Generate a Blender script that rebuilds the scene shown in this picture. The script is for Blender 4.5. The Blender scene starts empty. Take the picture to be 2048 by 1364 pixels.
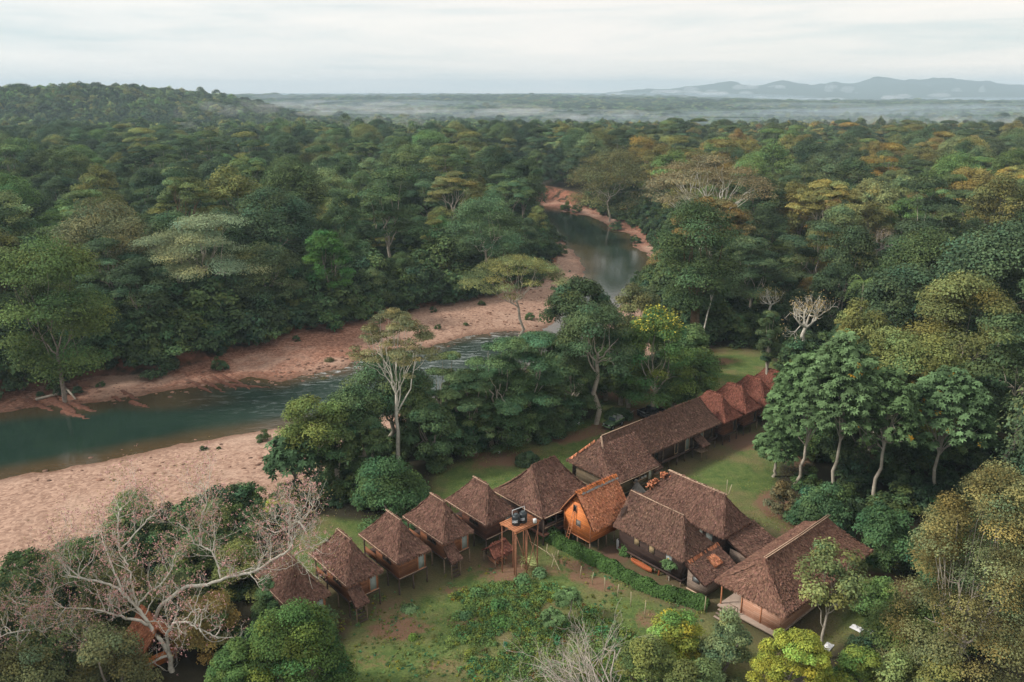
import bpy, math, random
import numpy as np
from mathutils import Vector

PI = math.pi
R = math.radians
SC = bpy.context.scene
COL = SC.collection
rng = np.random.default_rng(7)
random.seed(7)

# ------------------------------------------------------------------ camera geometry (used to read positions off the ground)
F, PITCH, H = 1593.0, R(17.4), 50.0
CP, SP = math.cos(PITCH), math.sin(PITCH)

def ray(u, v):
    x = (u - 1024) / F; y = (682 - v) / F
    return x, CP + y * SP, -SP + y * CP

def at_z(u, v, z=0.0):
    d = ray(u, v); t = (z - H) / d[2]
    return np.array((d[0] * t, d[1] * t, z))

def at_y(u, v, Y):
    d = ray(u, v); t = Y / d[1]
    return np.array((d[0] * t, Y, H + d[2] * t))

def pix(X, Y, Z):
    dz = Z - H
    c = Y * CP - dz * SP; up = Y * SP + dz * CP
    c = np.where(np.abs(c) < 1e-3, 1e-3, c)
    return 1024 + F * X / c, 682 - F * up / c, c

CA, SA = math.cos(R(41)), math.sin(R(41))
def lodge(u, v):                      # lodge axes (metres along / across the row of huts) -> world x, y
    return u * CA + v * SA, 75 + u * SA - v * CA

# ------------------------------------------------------------------ mesh helpers
def mk(name, V, Q, mats, tint=None, midx=None, smooth=False):
    V = np.asarray(V, dtype=np.float32).reshape(-1, 3); Q = np.asarray(Q, dtype=np.int32).reshape(-1, 4)
    me = bpy.data.meshes.new(name)
    nq = len(Q)
    tri = Q[:, 2] == Q[:, 3]
    tot = np.where(tri, 3, 4).astype(np.int32)
    me.vertices.add(len(V)); me.vertices.foreach_set('co', V.ravel())
    keep = np.ones((nq, 4), bool); keep[tri, 3] = False
    loops = Q[keep]
    me.loops.add(len(loops)); me.loops.foreach_set('vertex_index', loops)
    start = np.concatenate(([0], np.cumsum(tot)[:-1])).astype(np.int32)
    me.polygons.add(nq); me.polygons.foreach_set('loop_start', start); me.polygons.foreach_set('loop_total', tot)
    for m in (mats if isinstance(mats, (list, tuple)) else [mats]): me.materials.append(m)
    if midx is not None: me.polygons.foreach_set('material_index', np.asarray(midx, dtype=np.int32))
    if smooth: me.polygons.foreach_set('use_smooth', np.ones(nq, bool))
    if tint is not None:
        a = me.attributes.new('tint', 'FLOAT_COLOR', 'POINT')
        t = np.ones((len(V), 4), np.float32); t[:, :3] = np.asarray(tint).reshape(len(V), 3)
        a.data.foreach_set('color', t.ravel())
    me.update(calc_edges=True); me.validate()
    return me

class MB:                              # collects pieces of ONE mesh
    def __init__(s): s.V = []; s.Q = []; s.T = []; s.n = 0
    def add(s, V, Q, tint=None):
        V = np.asarray(V, dtype=float).reshape(-1, 3); Q = np.asarray(Q, dtype=int).reshape(-1, 4)
        s.V.append(V); s.Q.append(Q + s.n); s.n += len(V)
        if tint is None: tint = np.ones((len(V), 3))
        tint = np.asarray(tint, dtype=float)
        if tint.ndim == 1: tint = np.tile(tint, (len(V), 1))
        s.T.append(tint)
    def box(s, lo, hi, rz=0.0, c=None, tint=None):
        x0, y0, z0 = lo; x1, y1, z1 = hi
        V = np.array([(x0, y0, z0), (x1, y0, z0), (x1, y1, z0), (x0, y1, z0), (x0, y0, z1), (x1, y0, z1), (x1, y1, z1), (x0, y1, z1)], float)
        if rz:
            c = np.array(c if c is not None else ((x0 + x1) / 2, (y0 + y1) / 2)); d = V[:, :2] - c
            V[:, 0] = c[0] + d[:, 0] * math.cos(rz) - d[:, 1] * math.sin(rz); V[:, 1] = c[1] + d[:, 0] * math.sin(rz) + d[:, 1] * math.cos(rz)
        s.add(V, [(0, 3, 2, 1), (4, 5, 6, 7), (0, 1, 5, 4), (1, 2, 6, 5), (2, 3, 7, 6), (3, 0, 4, 7)], tint)
    def tube(s, pts, rad, sides=6, tint=None, cap=True):
        P = np.asarray(pts, float); n = len(P)
        rad = np.full(n, rad) if np.isscalar(rad) else np.asarray(rad, float)
        T = np.gradient(P, axis=0); T /= np.linalg.norm(T, axis=1, keepdims=True) + 1e-9
        ref = np.where(np.abs(T[:, 2:3]) > .9, np.array([[1., 0, 0]]), np.array([[0, 0, 1.]]))
        A = np.cross(T, ref); A /= np.linalg.norm(A, axis=1, keepdims=True) + 1e-9
        for i in range(1, n):
            a = A[i - 1] - T[i] * np.dot(A[i - 1], T[i]); l = np.linalg.norm(a)
            if l > 1e-4: A[i] = a / l
        B = np.cross(T, A)
        th = np.arange(sides) * 2 * PI / sides
        ring = P[:, None, :] + rad[:, None, None] * (A[:, None, :] * np.cos(th)[None, :, None] + B[:, None, :] * np.sin(th)[None, :, None])
        V = ring.reshape(-1, 3); Q = []
        for i in range(n - 1):
            for k in range(sides):
                k2 = (k + 1) % sides
                Q.append((i * sides + k, i * sides + k2, (i + 1) * sides + k2, (i + 1) * sides + k))
        if cap:
            V = np.vstack([V, P[:1], P[-1:]]); a, b = len(V) - 2, len(V) - 1
            for k in range(sides):
                k2 = (k + 1) % sides
                Q.append((a, k2, k, k)); Q.append((b, (n - 1) * sides + k, (n - 1) * sides + k2, (n - 1) * sides + k2))
        s.add(V, Q, tint)
    def cards(s, C, N, ln, wd, tint, r=None, T=None, bend=0.0):
        """leaf-shaped diamonds at C facing N"""
        r = r or rng; n = len(C)
        if n == 0: return
        N = N / (np.linalg.norm(N, axis=1, keepdims=True) + 1e-9)
        if T is None: T = r.normal(size=(n, 3))
        T = T - N * np.sum(T * N, axis=1, keepdims=True); T /= np.linalg.norm(T, axis=1, keepdims=True) + 1e-9
        B = np.cross(N, T)
        ln = np.broadcast_to(np.asarray(ln, float), (n,))[:, None]; wd = np.broadcast_to(np.asarray(wd, float), (n,))[:, None]
        V = np.stack([C - T * ln / 2, C + B * wd / 2 + N * ln * .12, C + T * ln / 2 - N * ln * bend, C - B * wd / 2 + N * ln * .12], axis=1).reshape(-1, 3)
        s.add(V, np.arange(n * 4).reshape(n, 4), np.repeat(tint, 4, axis=0))
    def mesh(s, name, mats, smooth=False):
        return mk(name, np.vstack(s.V), np.vstack(s.Q), mats, np.vstack(s.T), smooth=smooth)
    def build(s, name, mat, parent=None, **k):
        if s.n == 0: return None
        return obj(name, s.mesh(name, mat, **k), parent)

def obj(name, me, parent=None, loc=None, rz=None):
    o = bpy.data.objects.new(name, me); COL.objects.link(o)
    if parent is not None: o.parent = parent
    if loc is not None: o.location = loc
    if rz is not None: o.rotation_euler = (0, 0, rz)
    return o

def tag(o, label=None, cat=None, group=None, kind=None):
    if label: o['label'] = label
    if cat: o['category'] = cat
    if group: o['group'] = group
    if kind: o['kind'] = kind
    return o

def thing(name, label, cat, loc=(0, 0, 0), rz=0.0, group=None):
    o = bpy.data.objects.new(name, None); COL.objects.link(o)
    o.location = loc; o.rotation_euler = (0, 0, rz); o.empty_display_size = .3
    return tag(o, label, cat, group)

# ------------------------------------------------------------------ materials
def mat(name):
    m = bpy.data.materials.new(name); m.use_nodes = True
    nt = m.node_tree; nt.nodes.clear()
    out = nt.nodes.new('ShaderNodeOutputMaterial')
    return m, nt, out
def nd(nt, t, **k):
    n = nt.nodes.new(t)
    for a, b in k.items():
        if a.startswith('i_'):
            key = a[2:]; key = int(key) if key.isdigit() else key
            n.inputs[key].default_value = b
        else: setattr(n, a, b)
    return n
def lk(nt, a, b): nt.links.new(a, b)
def noise(nt, scale, detail=3, rough=.55, vec=None, dist=0.0):
    n = nd(nt, 'ShaderNodeTexNoise'); n.inputs['Scale'].default_value = scale; n.inputs['Detail'].default_value = detail
    n.inputs['Roughness'].default_value = rough; n.inputs['Distortion'].default_value = dist
    if vec is not None: lk(nt, vec, n.inputs['Vector'])
    return n.outputs['Fac']
def ramp(nt, fac, stops, interp='LINEAR'):
    n = nd(nt, 'ShaderNodeValToRGB'); n.color_ramp.interpolation = interp
    el = n.color_ramp.elements
    while len(el) < len(stops): el.new(.5)
    for e, (p, c) in zip(el, stops):
        e.position = p; e.color = (c, c, c, 1) if np.isscalar(c) else (*c, 1)
    lk(nt, fac, n.inputs['Fac']); return n.outputs['Color']
def mix(nt, fac, a, b, mode='MIX'):
    n = nd(nt, 'ShaderNodeMix', data_type='RGBA', blend_type=mode)
    for s, x in ((0, fac), (6, a), (7, b)):
        if hasattr(x, 'is_linked'): lk(nt, x, n.inputs[s])
        elif np.isscalar(x): n.inputs[s].default_value = x if s == 0 else (x, x, x, 1)
        else: n.inputs[s].default_value = (*x, 1)
    return n.outputs[2]
def math_(nt, op, a, b=0.0, clamp=False):
    n = nd(nt, 'ShaderNodeMath', operation=op, use_clamp=clamp)
    for i, x in ((0, a), (1, b)):
        if hasattr(x, 'is_linked'): lk(nt, x, n.inputs[i])
        else: n.inputs[i].default_value = x
    return n.outputs[0]
def bump(nt, h, strength=.5, dist=.1):
    n = nd(nt, 'ShaderNodeBump'); n.inputs['Strength'].default_value = strength; n.inputs['Distance'].default_value = dist
    lk(nt, h, n.inputs['Height']); return n.outputs['Normal']
def bsdf(nt, out, col, rough=.8, spec=.3, normal=None, metallic=0.0, transl=0.0, tcol=None):
    b = nd(nt, 'ShaderNodeBsdfPrincipled')
    for key, x in (('Base Color', col), ('Roughness', rough)):
        if hasattr(x, 'is_linked'): lk(nt, x, b.inputs[key])
        elif np.isscalar(x): b.inputs[key].default_value = x
        else: b.inputs[key].default_value = (*x, 1)
    b.inputs['Specular IOR Level'].default_value = spec; b.inputs['Metallic'].default_value = metallic
    if normal is not None: lk(nt, normal, b.inputs['Normal'])
    if transl:
        t = nd(nt, 'ShaderNodeBsdfTranslucent'); lk(nt, tcol if tcol is not None else col, t.inputs['Color'])
        ms = nd(nt, 'ShaderNodeMixShader'); ms.inputs[0].default_value = transl
        lk(nt, b.outputs[0], ms.inputs[1]); lk(nt, t.outputs[0], ms.inputs[2]); lk(nt, ms.outputs[0], out.inputs['Surface'])
    else: lk(nt, b.outputs[0], out.inputs['Surface'])
    return b
def tintnode(nt):
    a = nd(nt, 'ShaderNodeAttribute', attribute_name='tint'); return a.outputs['Color']
def objpos(nt):
    return nd(nt, 'ShaderNodeTexCoord').outputs['Object']
def geopos(nt):
    return nd(nt, 'ShaderNodeNewGeometry').outputs['Position']

def leaf_material():
    m, nt, out = mat('leaf')
    oi = nd(nt, 'ShaderNodeObjectInfo')
    at = nd(nt, 'ShaderNodeAttribute', attribute_name='tree_tint'); at.attribute_type = 'INSTANCER'
    c = mix(nt, 1.0, oi.outputs['Color'], at.outputs['Color'], 'ADD')
    c = mix(nt, 1.0, c, tintnode(nt), 'MULTIPLY'); c = mix(nt, 1.0, c, (2.10, 2.02, 1.62), 'MULTIPLY')
    bsdf(nt, out, c, .65, .07, transl=.14)
    return m
LEAF = leaf_material()
def simple_leaf(name, col, rough=.6):
    m, nt, out = mat(name)
    c = mix(nt, 1.0, col, tintnode(nt), 'MULTIPLY'); bsdf(nt, out, c, rough, .25, transl=.2); return m
PETAL = simple_leaf('pink_petal', (.56, .31, .29))
def bark(name, c1, c2, sc=1.2):
    m, nt, out = mat(name); p = objpos(nt)
    n1 = noise(nt, sc, 5, .65, p); n2 = noise(nt, sc * 9, 3, .6, p)
    c = mix(nt, ramp(nt, n1, [(.35, 0.), (.65, 1.)]), c1, c2)
    c = mix(nt, .35, c, ramp(nt, n2, [(.3, .35), (.7, 1.)]), 'MULTIPLY')
    bsdf(nt, out, c, .9, .15, bump(nt, n2, .6, .05)); return m
BARK_PALE = bark('bark_pale', (.30, .26, .21), (.50, .445, .37))
BARK_WHITE = bark('bark_white', (.48, .44, .37), (.78, .74, .65), 2.0)
BARK_GREY = bark('bark_grey', (.17, .14, .12), (.36, .31, .26))
BARK_DARK = bark('bark_dark', (.055, .042, .034), (.14, .11, .085))
BARK_VINE = bark('bark_vine', (.12, .075, .045), (.22, .15, .09), 3.0)
BARK_TWIG = bark('bark_twig', (.45, .38, .33), (.62, .55, .48))

def wood(name, c1, c2, pitch=.21, rough=.75, weather=.5):
    """horizontal boards: joints every `pitch` m of height, each board its own tone"""
    m, nt, out = mat(name); p = objpos(nt)
    sp = nd(nt, 'ShaderNodeSeparateXYZ'); lk(nt, p, sp.inputs[0])
    zz = math_(nt, 'DIVIDE', sp.outputs['Z'], pitch)
    fl = math_(nt, 'FLOOR', zz); fr = math_(nt, 'FRACT', zz)
    xy = math_(nt, 'ADD', sp.outputs['X'], sp.outputs['Y'])
    seg = math_(nt, 'FLOOR', math_(nt, 'DIVIDE', math_(nt, 'ADD', xy, math_(nt, 'MULTIPLY', fl, 1.7)), 2.6))
    cv = nd(nt, 'ShaderNodeCombineXYZ'); lk(nt, fl, cv.inputs[0]); lk(nt, seg, cv.inputs[1])
    wn = nd(nt, 'ShaderNodeTexWhiteNoise'); lk(nt, cv.outputs[0], wn.inputs['Vector'])
    mp = nd(nt, 'ShaderNodeMapping'); mp.inputs['Scale'].default_value = (.8, .8, 9); lk(nt, p, mp.inputs['Vector'])
    gr = noise(nt, 2.2, 5, .7, mp.outputs[0])
    c = mix(nt, wn.outputs['Value'], c1, c2)
    c = mix(nt, weather, c, ramp(nt, gr, [(.25, .45), (.7, 1.15)]), 'MULTIPLY')
    gap = ramp(nt, fr, [(0., 0.), (.06, 1.), (.94, 1.), (1., 0.)])
    c = mix(nt, 1.0, c, mix(nt, gap, .22, 1.0), 'MULTIPLY')
    bsdf(nt, out, c, rough, .2, bump(nt, gap, .6, .02)); return m
W_BROWN = wood('boards_brown', (.15, .065, .042), (.085, .040, .03))
W_WARM = wood('boards_warm', (.30, .125, .065), (.19, .08, .045))
W_DARK = wood('boards_dark', (.055, .036, .032), (.10, .062, .050))
W_ORANGE = wood('boards_orange', (.80, .27, .080), (.56, .175, .065), .23, .6, .35)
W_GREY = wood('boards_grey', (.34, .26, .21), (.20, .15, .12))
W_PINK = wood('boards_pink', (.64, .38, .28), (.52, .26, .17))
W_BAMBOO = wood('boards_bamboo', (.20, .155, .10), (.13, .10, .07))
def pole(name, c1, c2):
    m, nt, out = mat(name); p = objpos(nt)
    n = noise(nt, 3.5, 4, .6, p)
    bsdf(nt, out, mix(nt, 1.0, mix(nt, ramp(nt, n, [(.35, 0.), (.65, 1.)]), c1, c2), tintnode(nt), 'MULTIPLY'), .8, .2, bump(nt, n, .3, .03)); return m
POST = pole('post_wood', (.13, .085, .06), (.26, .19, .13))
POST_DARK = pole('post_dark', (.05, .035, .028), (.10, .07, .055))
POST_RED = pole('post_red', (.36, .14, .07), (.50, .22, .11))
POST_TOWER = pole('post_tower', (.22, .095, .055), (.33, .15, .09))
POST_PALE = pole('post_pale', (.40, .27, .19), (.55, .40, .29))
POST_FENCE = pole('post_fence', (.30, .25, .16), (.46, .40, .27))
def thatch(name, c1, c2, c3):
    m, nt, out = mat(name); p = objpos(nt)
    n = noise(nt, .55, 5, .65, p); n2 = noise(nt, 7., 3, .6, p)
    c = mix(nt, ramp(nt, n, [(.35, 0.), (.68, 1.)]), c1, c2)
    c = mix(nt, ramp(nt, n2, [(.52, 0.), (.75, .7)]), c, c3)
    c = mix(nt, 1.0, c, tintnode(nt), 'MULTIPLY')
    bsdf(nt, out, c, .95, .08, bump(nt, n2, .5, .08)); return m
TH_BROWN = thatch('thatch_brown', (.112, .060, .046), (.168, .094, .070), (.24, .155, .12))
TH_DARK = thatch('thatch_dark', (.098, .056, .043), (.150, .085, .062), (.22, .14, .105))
TH_RED = thatch('thatch_red', (.140, .052, .038), (.190, .074, .052), (.28, .14, .10))
TH_ORANGE = thatch('thatch_orange', (.38, .135, .068), (.48, .20, .11), (.62, .34, .22))
TH_TAN = thatch('thatch_tan', (.145, .074, .054), (.205, .112, .080), (.29, .185, .135))
def plain(name, col, rough=.6, spec=.3, metallic=0., var=.2, sc=4.):
    m, nt, out = mat(name); n = noise(nt, sc, 4, .6, objpos(nt))
    c = mix(nt, var, col, ramp(nt, n, [(.3, .4), (.7, 1.3)]), 'MULTIPLY')
    bsdf(nt, out, c, rough, spec, metallic=metallic); return m
M_DARK = plain('dark_opening', (.012, .011, .012), .35, .4)
M_CURTAIN = plain('curtain', (.30, .34, .33), .9, .1, var=.35, sc=2.)
M_WHITE = plain('white_cloth', (.66, .67, .68), .7)
M_TANK = plain('black_plastic', (.018, .024, .028), .4, .45)
M_TANKTOP = plain('tank_lid', (.06, .075, .08), .45, .4)
M_LOGO = plain('white_print', (.62, .66, .70), .5)
M_BLUE = plain('blue_plastic', (.02, .10, .28), .4)
M_JEEP = plain('green_paint', (.055, .105, .05), .45, .4)
M_JEEPL = plain('pale_green_paint', (.22, .34, .17), .4, .4)
M_TYRE = plain('tyre_rubber', (.015, .015, .015), .9)
M_BLACKCAR = plain('black_paint', (.012, .013, .016), .3, .5)
M_GREYMETAL = plain('grey_metal', (.28, .30, .31), .4, .5, .5)
M_GLASS = plain('dark_glass', (.05, .075, .085), .12, .6)
M_TARP = plain('grey_tarp', (.22, .205, .19), .85, var=.7)
M_LOG = plain('orange_wood', (.42, .125, .050), .7, .2, var=.5)
M_CARDBOARD = plain('tan_sheet', (.40, .30, .17), .85)
M_FABRICG = plain('grey_fabric', (.30, .30, .29), .9)

# ------------------------------------------------------------------ where things are: polygons read off the photograph
def poly(pts, z): return np.array([at_z(u, v, z)[:2] for u, v in pts])
WZ = -6.0
WATER = poly([(-500, 905), (0, 826), (100, 812), (190, 806), (300, 786), (400, 772), (455, 764), (500, 752), (560, 762), (620, 748), (680, 738), (730, 716),
              (800, 706), (870, 690), (930, 673), (1000, 662), (1078, 664), (1106, 645), (1118, 615), (1132, 585), (1156, 562), (1170, 542), (1160, 520), (1140, 497), (1118, 478), (1100, 455),
              (1080, 435), (1060, 418), (1048, 406), (1030, 398), (985, 392), (985, 386), (1050, 394), (1075, 410), (1110, 416), (1190, 436), (1225, 458), (1255, 466), (1268, 480), (1268, 494), (1292, 506), (1312, 525),
              (1300, 560), (1262, 592), (1222, 632), (1150, 692), (1050, 742), (950, 792), (850, 822), (750, 837), (640, 846), (580, 851), (400, 881), (250, 913), (100, 941), (0, 958), (-500, 1060)], WZ)
BARS = [poly([(-500, 905), (0, 826), (200, 806), (400, 772), (620, 748), (730, 716), (870, 690), (930, 673), (1000, 662), (1078, 664), (1106, 645), (1118, 615), (1132, 585), (1170, 545), (1165, 524), (1118, 478), (1100, 456), (1104, 474), (1122, 505), (1108, 545),
              (1066, 582), (960, 604), (850, 630), (700, 660), (600, 682), (480, 712), (390, 742), (330, 756), (190, 768), (0, 798), (-500, 872)], WZ),
        poly([(-500, 1060), (0, 958), (250, 913), (580, 851), (850, 822), (1050, 742), (1222, 632), (1262, 592), (1290, 640), (1310, 700), (1330, 750), (1250, 790), (1060, 800), (940, 830), (860, 868), (760, 925),
              (650, 985), (580, 1030), (430, 1070), (260, 1120), (110, 1175), (0, 1225), (-500, 1440)], WZ),
        poly([(985, 384), (1050, 392), (1075, 408), (1190, 434), (1225, 456), (1268, 478), (1292, 504), (1318, 525), (1314, 504), (1292, 480), (1252, 452), (1190, 427), (1090, 401), (1030, 388), (988, 383)], WZ)]
CLEAR = poly([(640, 1480), (690, 1250), (540, 1190), (570, 1090), (640, 1030), (760, 1040), (850, 1000), (860, 955), (900, 925), (960, 900), (1030, 880), (1120, 850), (1190, 835), (1200, 790), (1290, 760), (1400, 730), (1410, 700), (1450, 690),
              (1540, 700), (1570, 760), (1580, 880), (1560, 960), (1600, 1050), (1740, 1090), (1840, 1190), (1760, 1260), (1600, 1340), (1560, 1480)], 0)

def inside(P, poly_):
    x, y = P[:, 0], P[:, 1]; r = np.zeros(len(P), bool); n = len(poly_)
    for i in range(n):
        x0, y0 = poly_[i]; x1, y1 = poly_[(i + 1) % n]
        if y0 == y1: continue
        c = ((y0 > y) != (y1 > y)) & (x < (x1 - x0) * (y - y0) / (y1 - y0) + x0); r ^= c
    return r
def edge_dist(P, poly_):
    d = np.full(len(P), 1e9); n = len(poly_)
    for i in range(n):
        a = poly_[i]; b = poly_[(i + 1) % n]; ab = b - a; L2 = ab @ ab + 1e-9
        t = np.clip(((P - a) @ ab) / L2, 0, 1)
        d = np.minimum(d, np.hypot(*(P - a - t[:, None] * ab).T))
    return d
def sdist(P, poly_):
    d = edge_dist(P, poly_); return np.where(inside(P, poly_), -d, d)
def sstep(x, a, b):
    t = np.clip((x - a) / (b - a), 0, 1); return t * t * (3 - 2 * t)

_g = np.random.default_rng(3).random((256, 256))
def vnoise(x, y):
    xi = np.floor(x).astype(int); yi = np.floor(y).astype(int); fx = x - xi; fy = y - yi
    fx = fx * fx * (3 - 2 * fx); fy = fy * fy * (3 - 2 * fy)
    g = lambda a, b: _g[a % 256, b % 256]
    return (g(xi, yi) * (1 - fx) + g(xi + 1, yi) * fx) * (1 - fy) + (g(xi, yi + 1) * (1 - fx) + g(xi + 1, yi + 1) * fx) * fy
def fbm(x, y, s, o=4):
    r = 0; a = .5
    for i in range(o): r = r + a * vnoise(x * s + 17.3 * i, y * s + 9.1 * i); a *= .5; s *= 2.03
    return r

MT_U = [1150, 1330, 1400, 1450, 1500, 1560, 1620, 1680, 1750, 1810, 1880, 1930, 1980, 2048, 2200, 2500]
MT_V = [186, 183, 176, 171, 175, 167, 174, 172, 163, 166, 161, 167, 174, 178, 172, 180]
DM = 9000.0
MT_X = [(u - 1024) / F * (DM * CP + 20) for u in MT_U]
MT_Z = [50 + (183.5 - v) / F * DM * 1.04 - 6 for v in MT_V]
def far_height(x, y):
    r = np.hypot(x, y)
    z = -24 * sstep(y, 830, 1050) * sstep(r, 800, 1000)
    hill = 38 * sstep(-x, 270, 640) * sstep(y, 920, 1150) * (1 - sstep(y, 1450, 1800))
    hill = hill * (.8 + .45 * fbm(x, y, .006, 3))
    z = z * (1 - sstep(-x, 250, 560) * (1 - sstep(y, 1450, 1800))) + hill
    midr = (27 + 20 * fbm(x, y, .0012, 3)) * sstep(y, 2400, 4300) * (1 - sstep(y, 4900, 6400)) * (1 - .8 * sstep(x, 500, 1700))
    z = z + midr
    m1 = np.interp(x, MT_X, MT_Z) + 24
    prof = np.clip(1 - np.abs(y - DM) / 2000, 0, 1) ** 1.2
    z = z + (m1 * prof + 95 * (fbm(x, y, .0015, 4) - .42) * prof * (1 - prof) * 2.6 + 70 * (fbm(x, y, .0035, 4) - .45) * prof + 55 * (fbm(x, y, .008, 3) - .45) * prof + 22 * prof ** 3) * sstep(x, 250, 1500) * (y > 5500)
    z = z + 12 * (fbm(x, y, .004, 3) - .4) * sstep(r, 1300, 2200)
    z = z + 50 * sstep(y, 9200, 10800)
    return z
def ground_z(P, full=False):
    """height of the ground at P (n x 2); full also returns the masks"""
    P = np.asarray(P, float).reshape(-1, 2); x, y = P.T
    n = len(P); base = .7 * (fbm(x, y, .05, 3) - .45)
    z = base + far_height(x, y)
    dw = np.full(n, 1e3); db = np.full(n, 1e3); cl = np.full(n, 1e3)
    near = (y > 20) & (y < 620) & (np.abs(x) < 420)
    Q = P[near]
    wob = 1.3 * (fbm(Q[:, 0], Q[:, 1], .25, 3) - .45) * np.clip(Q[:, 1] / 130, .6, 2.5)
    dw_ = sdist(Q, WATER) + wob; db_ = np.min([sdist(Q, b) for b in BARS], axis=0) + wob * 1.5; cl_ = sdist(Q, CLEAR) + wob * 1.6
    dw[near] = dw_; db[near] = db_; cl[near] = cl_
    lo = np.minimum(dw, db)                       # <0 on water or bar
    flat = sstep(cl, -4, 6)
    z = z * np.where(cl < 8, flat, 1)
    barz = WZ + np.clip(dw * .085, -3, 1.6) + .22 * (fbm(x, y, .35, 3) - .45)
    rise = sstep(lo, 0, 7 + 3 * fbm(x, y, .1, 2))
    z = np.where(lo < 0, barz, barz * (1 - rise) + z * rise)
    if full: return z, dw, db, cl, lo
    return z
def gz(x, y): return float(ground_z([[x, y]])[0])

# ------------------------------------------------------------------ the ground: one sheet out to the horizon, split where its kind changes
def build_ground():
    rr = np.concatenate([np.linspace(4, 46, 10)[:-1], np.geomspace(46, 230, 300)[:-1], np.geomspace(230, 700, 150)[:-1], np.geomspace(700, 11000, 200)])
    th = np.radians(np.linspace(-72, 72, 560))
    RR, TH = np.meshgrid(rr, th, indexing='ij')
    X = RR * np.sin(TH); Y = RR * np.cos(TH)
    P = np.stack([X.ravel(), Y.ravel()], 1)
    z, dw, db, cl, lo = ground_z(P, True)
    V = np.column_stack([P, z])
    n1, n2 = len(rr), len(th)
    I = np.arange(n1 * n2).reshape(n1, n2)
    Q = np.stack([I[:-1, :-1], I[:-1, 1:], I[1:, 1:], I[1:, :-1]], -1).reshape(-1, 4)[:, ::-1]
    x, y = P.T
    # masks
    grass = sstep(-cl, -.5, 1.5) * (lo > 2)
    dirt = np.zeros(len(P))
    def spot(u, v, ru, rv, k=1.0, rot=0.):
        c = at_z(u, v, 0); sx = ru * c[1] / F * 1.1; sy = rv * c[1] / F * 1.9
        dx, dy = x - c[0], y - c[1]
        ca, sa = math.cos(rot), math.sin(rot); dx, dy = dx * ca + dy * sa, -dx * sa + dy * ca
        d = np.sqrt((dx / sx) ** 2 + (dy / sy) ** 2) + 1.2 * (fbm(x, y, .3, 4) - .45)
        np.maximum(dirt, k * (1 - sstep(d, .35, 1.35)), out=dirt)
    for s in DIRT_SPOTS: spot(*s)
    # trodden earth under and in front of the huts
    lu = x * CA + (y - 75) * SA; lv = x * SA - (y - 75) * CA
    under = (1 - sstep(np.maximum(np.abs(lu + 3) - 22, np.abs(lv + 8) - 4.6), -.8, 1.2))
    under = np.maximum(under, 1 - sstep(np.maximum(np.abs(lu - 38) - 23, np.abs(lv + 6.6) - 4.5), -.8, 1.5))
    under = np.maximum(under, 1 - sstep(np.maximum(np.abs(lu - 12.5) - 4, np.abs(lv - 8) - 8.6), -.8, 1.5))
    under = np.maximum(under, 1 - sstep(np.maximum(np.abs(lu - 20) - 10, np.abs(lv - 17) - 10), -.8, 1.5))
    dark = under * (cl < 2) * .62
    gravel = sstep(-lo, -2.2, .6)
    bank = sstep(lo, -1, 1.5) * (1 - sstep(lo, 6, 11)) * (lo < 20)
    red = np.clip(sstep(y, 118, 140) * (dw < 60) * (sdist(P, WATER) > -50), 0, 1)   # the far side's redder stones
    left = np.zeros(len(P)); k = (y > 60) & (y < 620)
    uu = pix(x[k], y[k], z[k])[0]; left[k] = sstep(-sdist(P[k], BARS[0]), -10, 2) * (1 - .9 * sstep(uu, 720, 880)); left[k] = np.maximum(left[k], sstep(-sdist(P[k], BARS[2]), -12, 2))
    wet = 1 - sstep(dw, .2, 3.0)
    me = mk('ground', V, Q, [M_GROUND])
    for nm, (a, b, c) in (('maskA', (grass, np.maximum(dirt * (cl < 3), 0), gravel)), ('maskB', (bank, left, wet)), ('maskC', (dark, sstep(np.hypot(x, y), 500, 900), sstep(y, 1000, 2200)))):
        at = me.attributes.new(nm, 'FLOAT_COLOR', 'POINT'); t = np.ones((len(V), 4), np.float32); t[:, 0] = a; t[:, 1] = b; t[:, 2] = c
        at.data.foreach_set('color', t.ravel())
    me.polygons.foreach_set('use_smooth', np.ones(len(me.polygons), bool))
    cz = lo[Q].mean(1); cd = dw[Q].mean(1); cc = cl[Q].mean(1); cr = np.hypot(*P[Q].mean(1).T)
    reg = np.zeros(len(Q), int); reg[cr > 5200] = 4; reg[(cc < 0) & (cz > 2)] = 1; reg[(cz <= 1.0)] = 2; reg[cd < -.5] = 3
    names = ['ground', 'lawn', 'gravel_bar', 'riverbed', 'hills']
    # split into separate sheets that still share their border points
    attrs = {nm: None for nm in ('maskA', 'maskB', 'maskC')}
    for nm in attrs:
        b = np.empty(len(V) * 4, np.float32); me.attributes[nm].data.foreach_get('color', b); attrs[nm] = b.reshape(-1, 4)
    # far hills and lawns etc. share one set of smooth normals by using a common vertex normal
    for k, nm in enumerate(names):
        q = Q[reg == k]
        if len(q) == 0: continue
        used, inv = np.unique(q, return_inverse=True)
        m2 = mk(nm, V[used], inv.reshape(-1, 4), [M_GROUND], smooth=True)
        for an, arr in attrs.items():
            at = m2.attributes.new(an, 'FLOAT_COLOR', 'POINT'); at.data.foreach_set('color', arr[used].ravel())
        o = obj(nm, m2); tag(o, kind='structure')
        tag(o, {'ground': 'dark leaf littered floor under the rainforest', 'lawn': 'worn green lawn with bare earth round the thatched huts', 'gravel_bar': 'pinkish gravel bars along the bends of the river',
                'riverbed': 'brown stony bed under the green river', 'hills': 'blue hazy wooded hills along the horizon'}[nm])
    bpy.data.meshes.remove(me)
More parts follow.
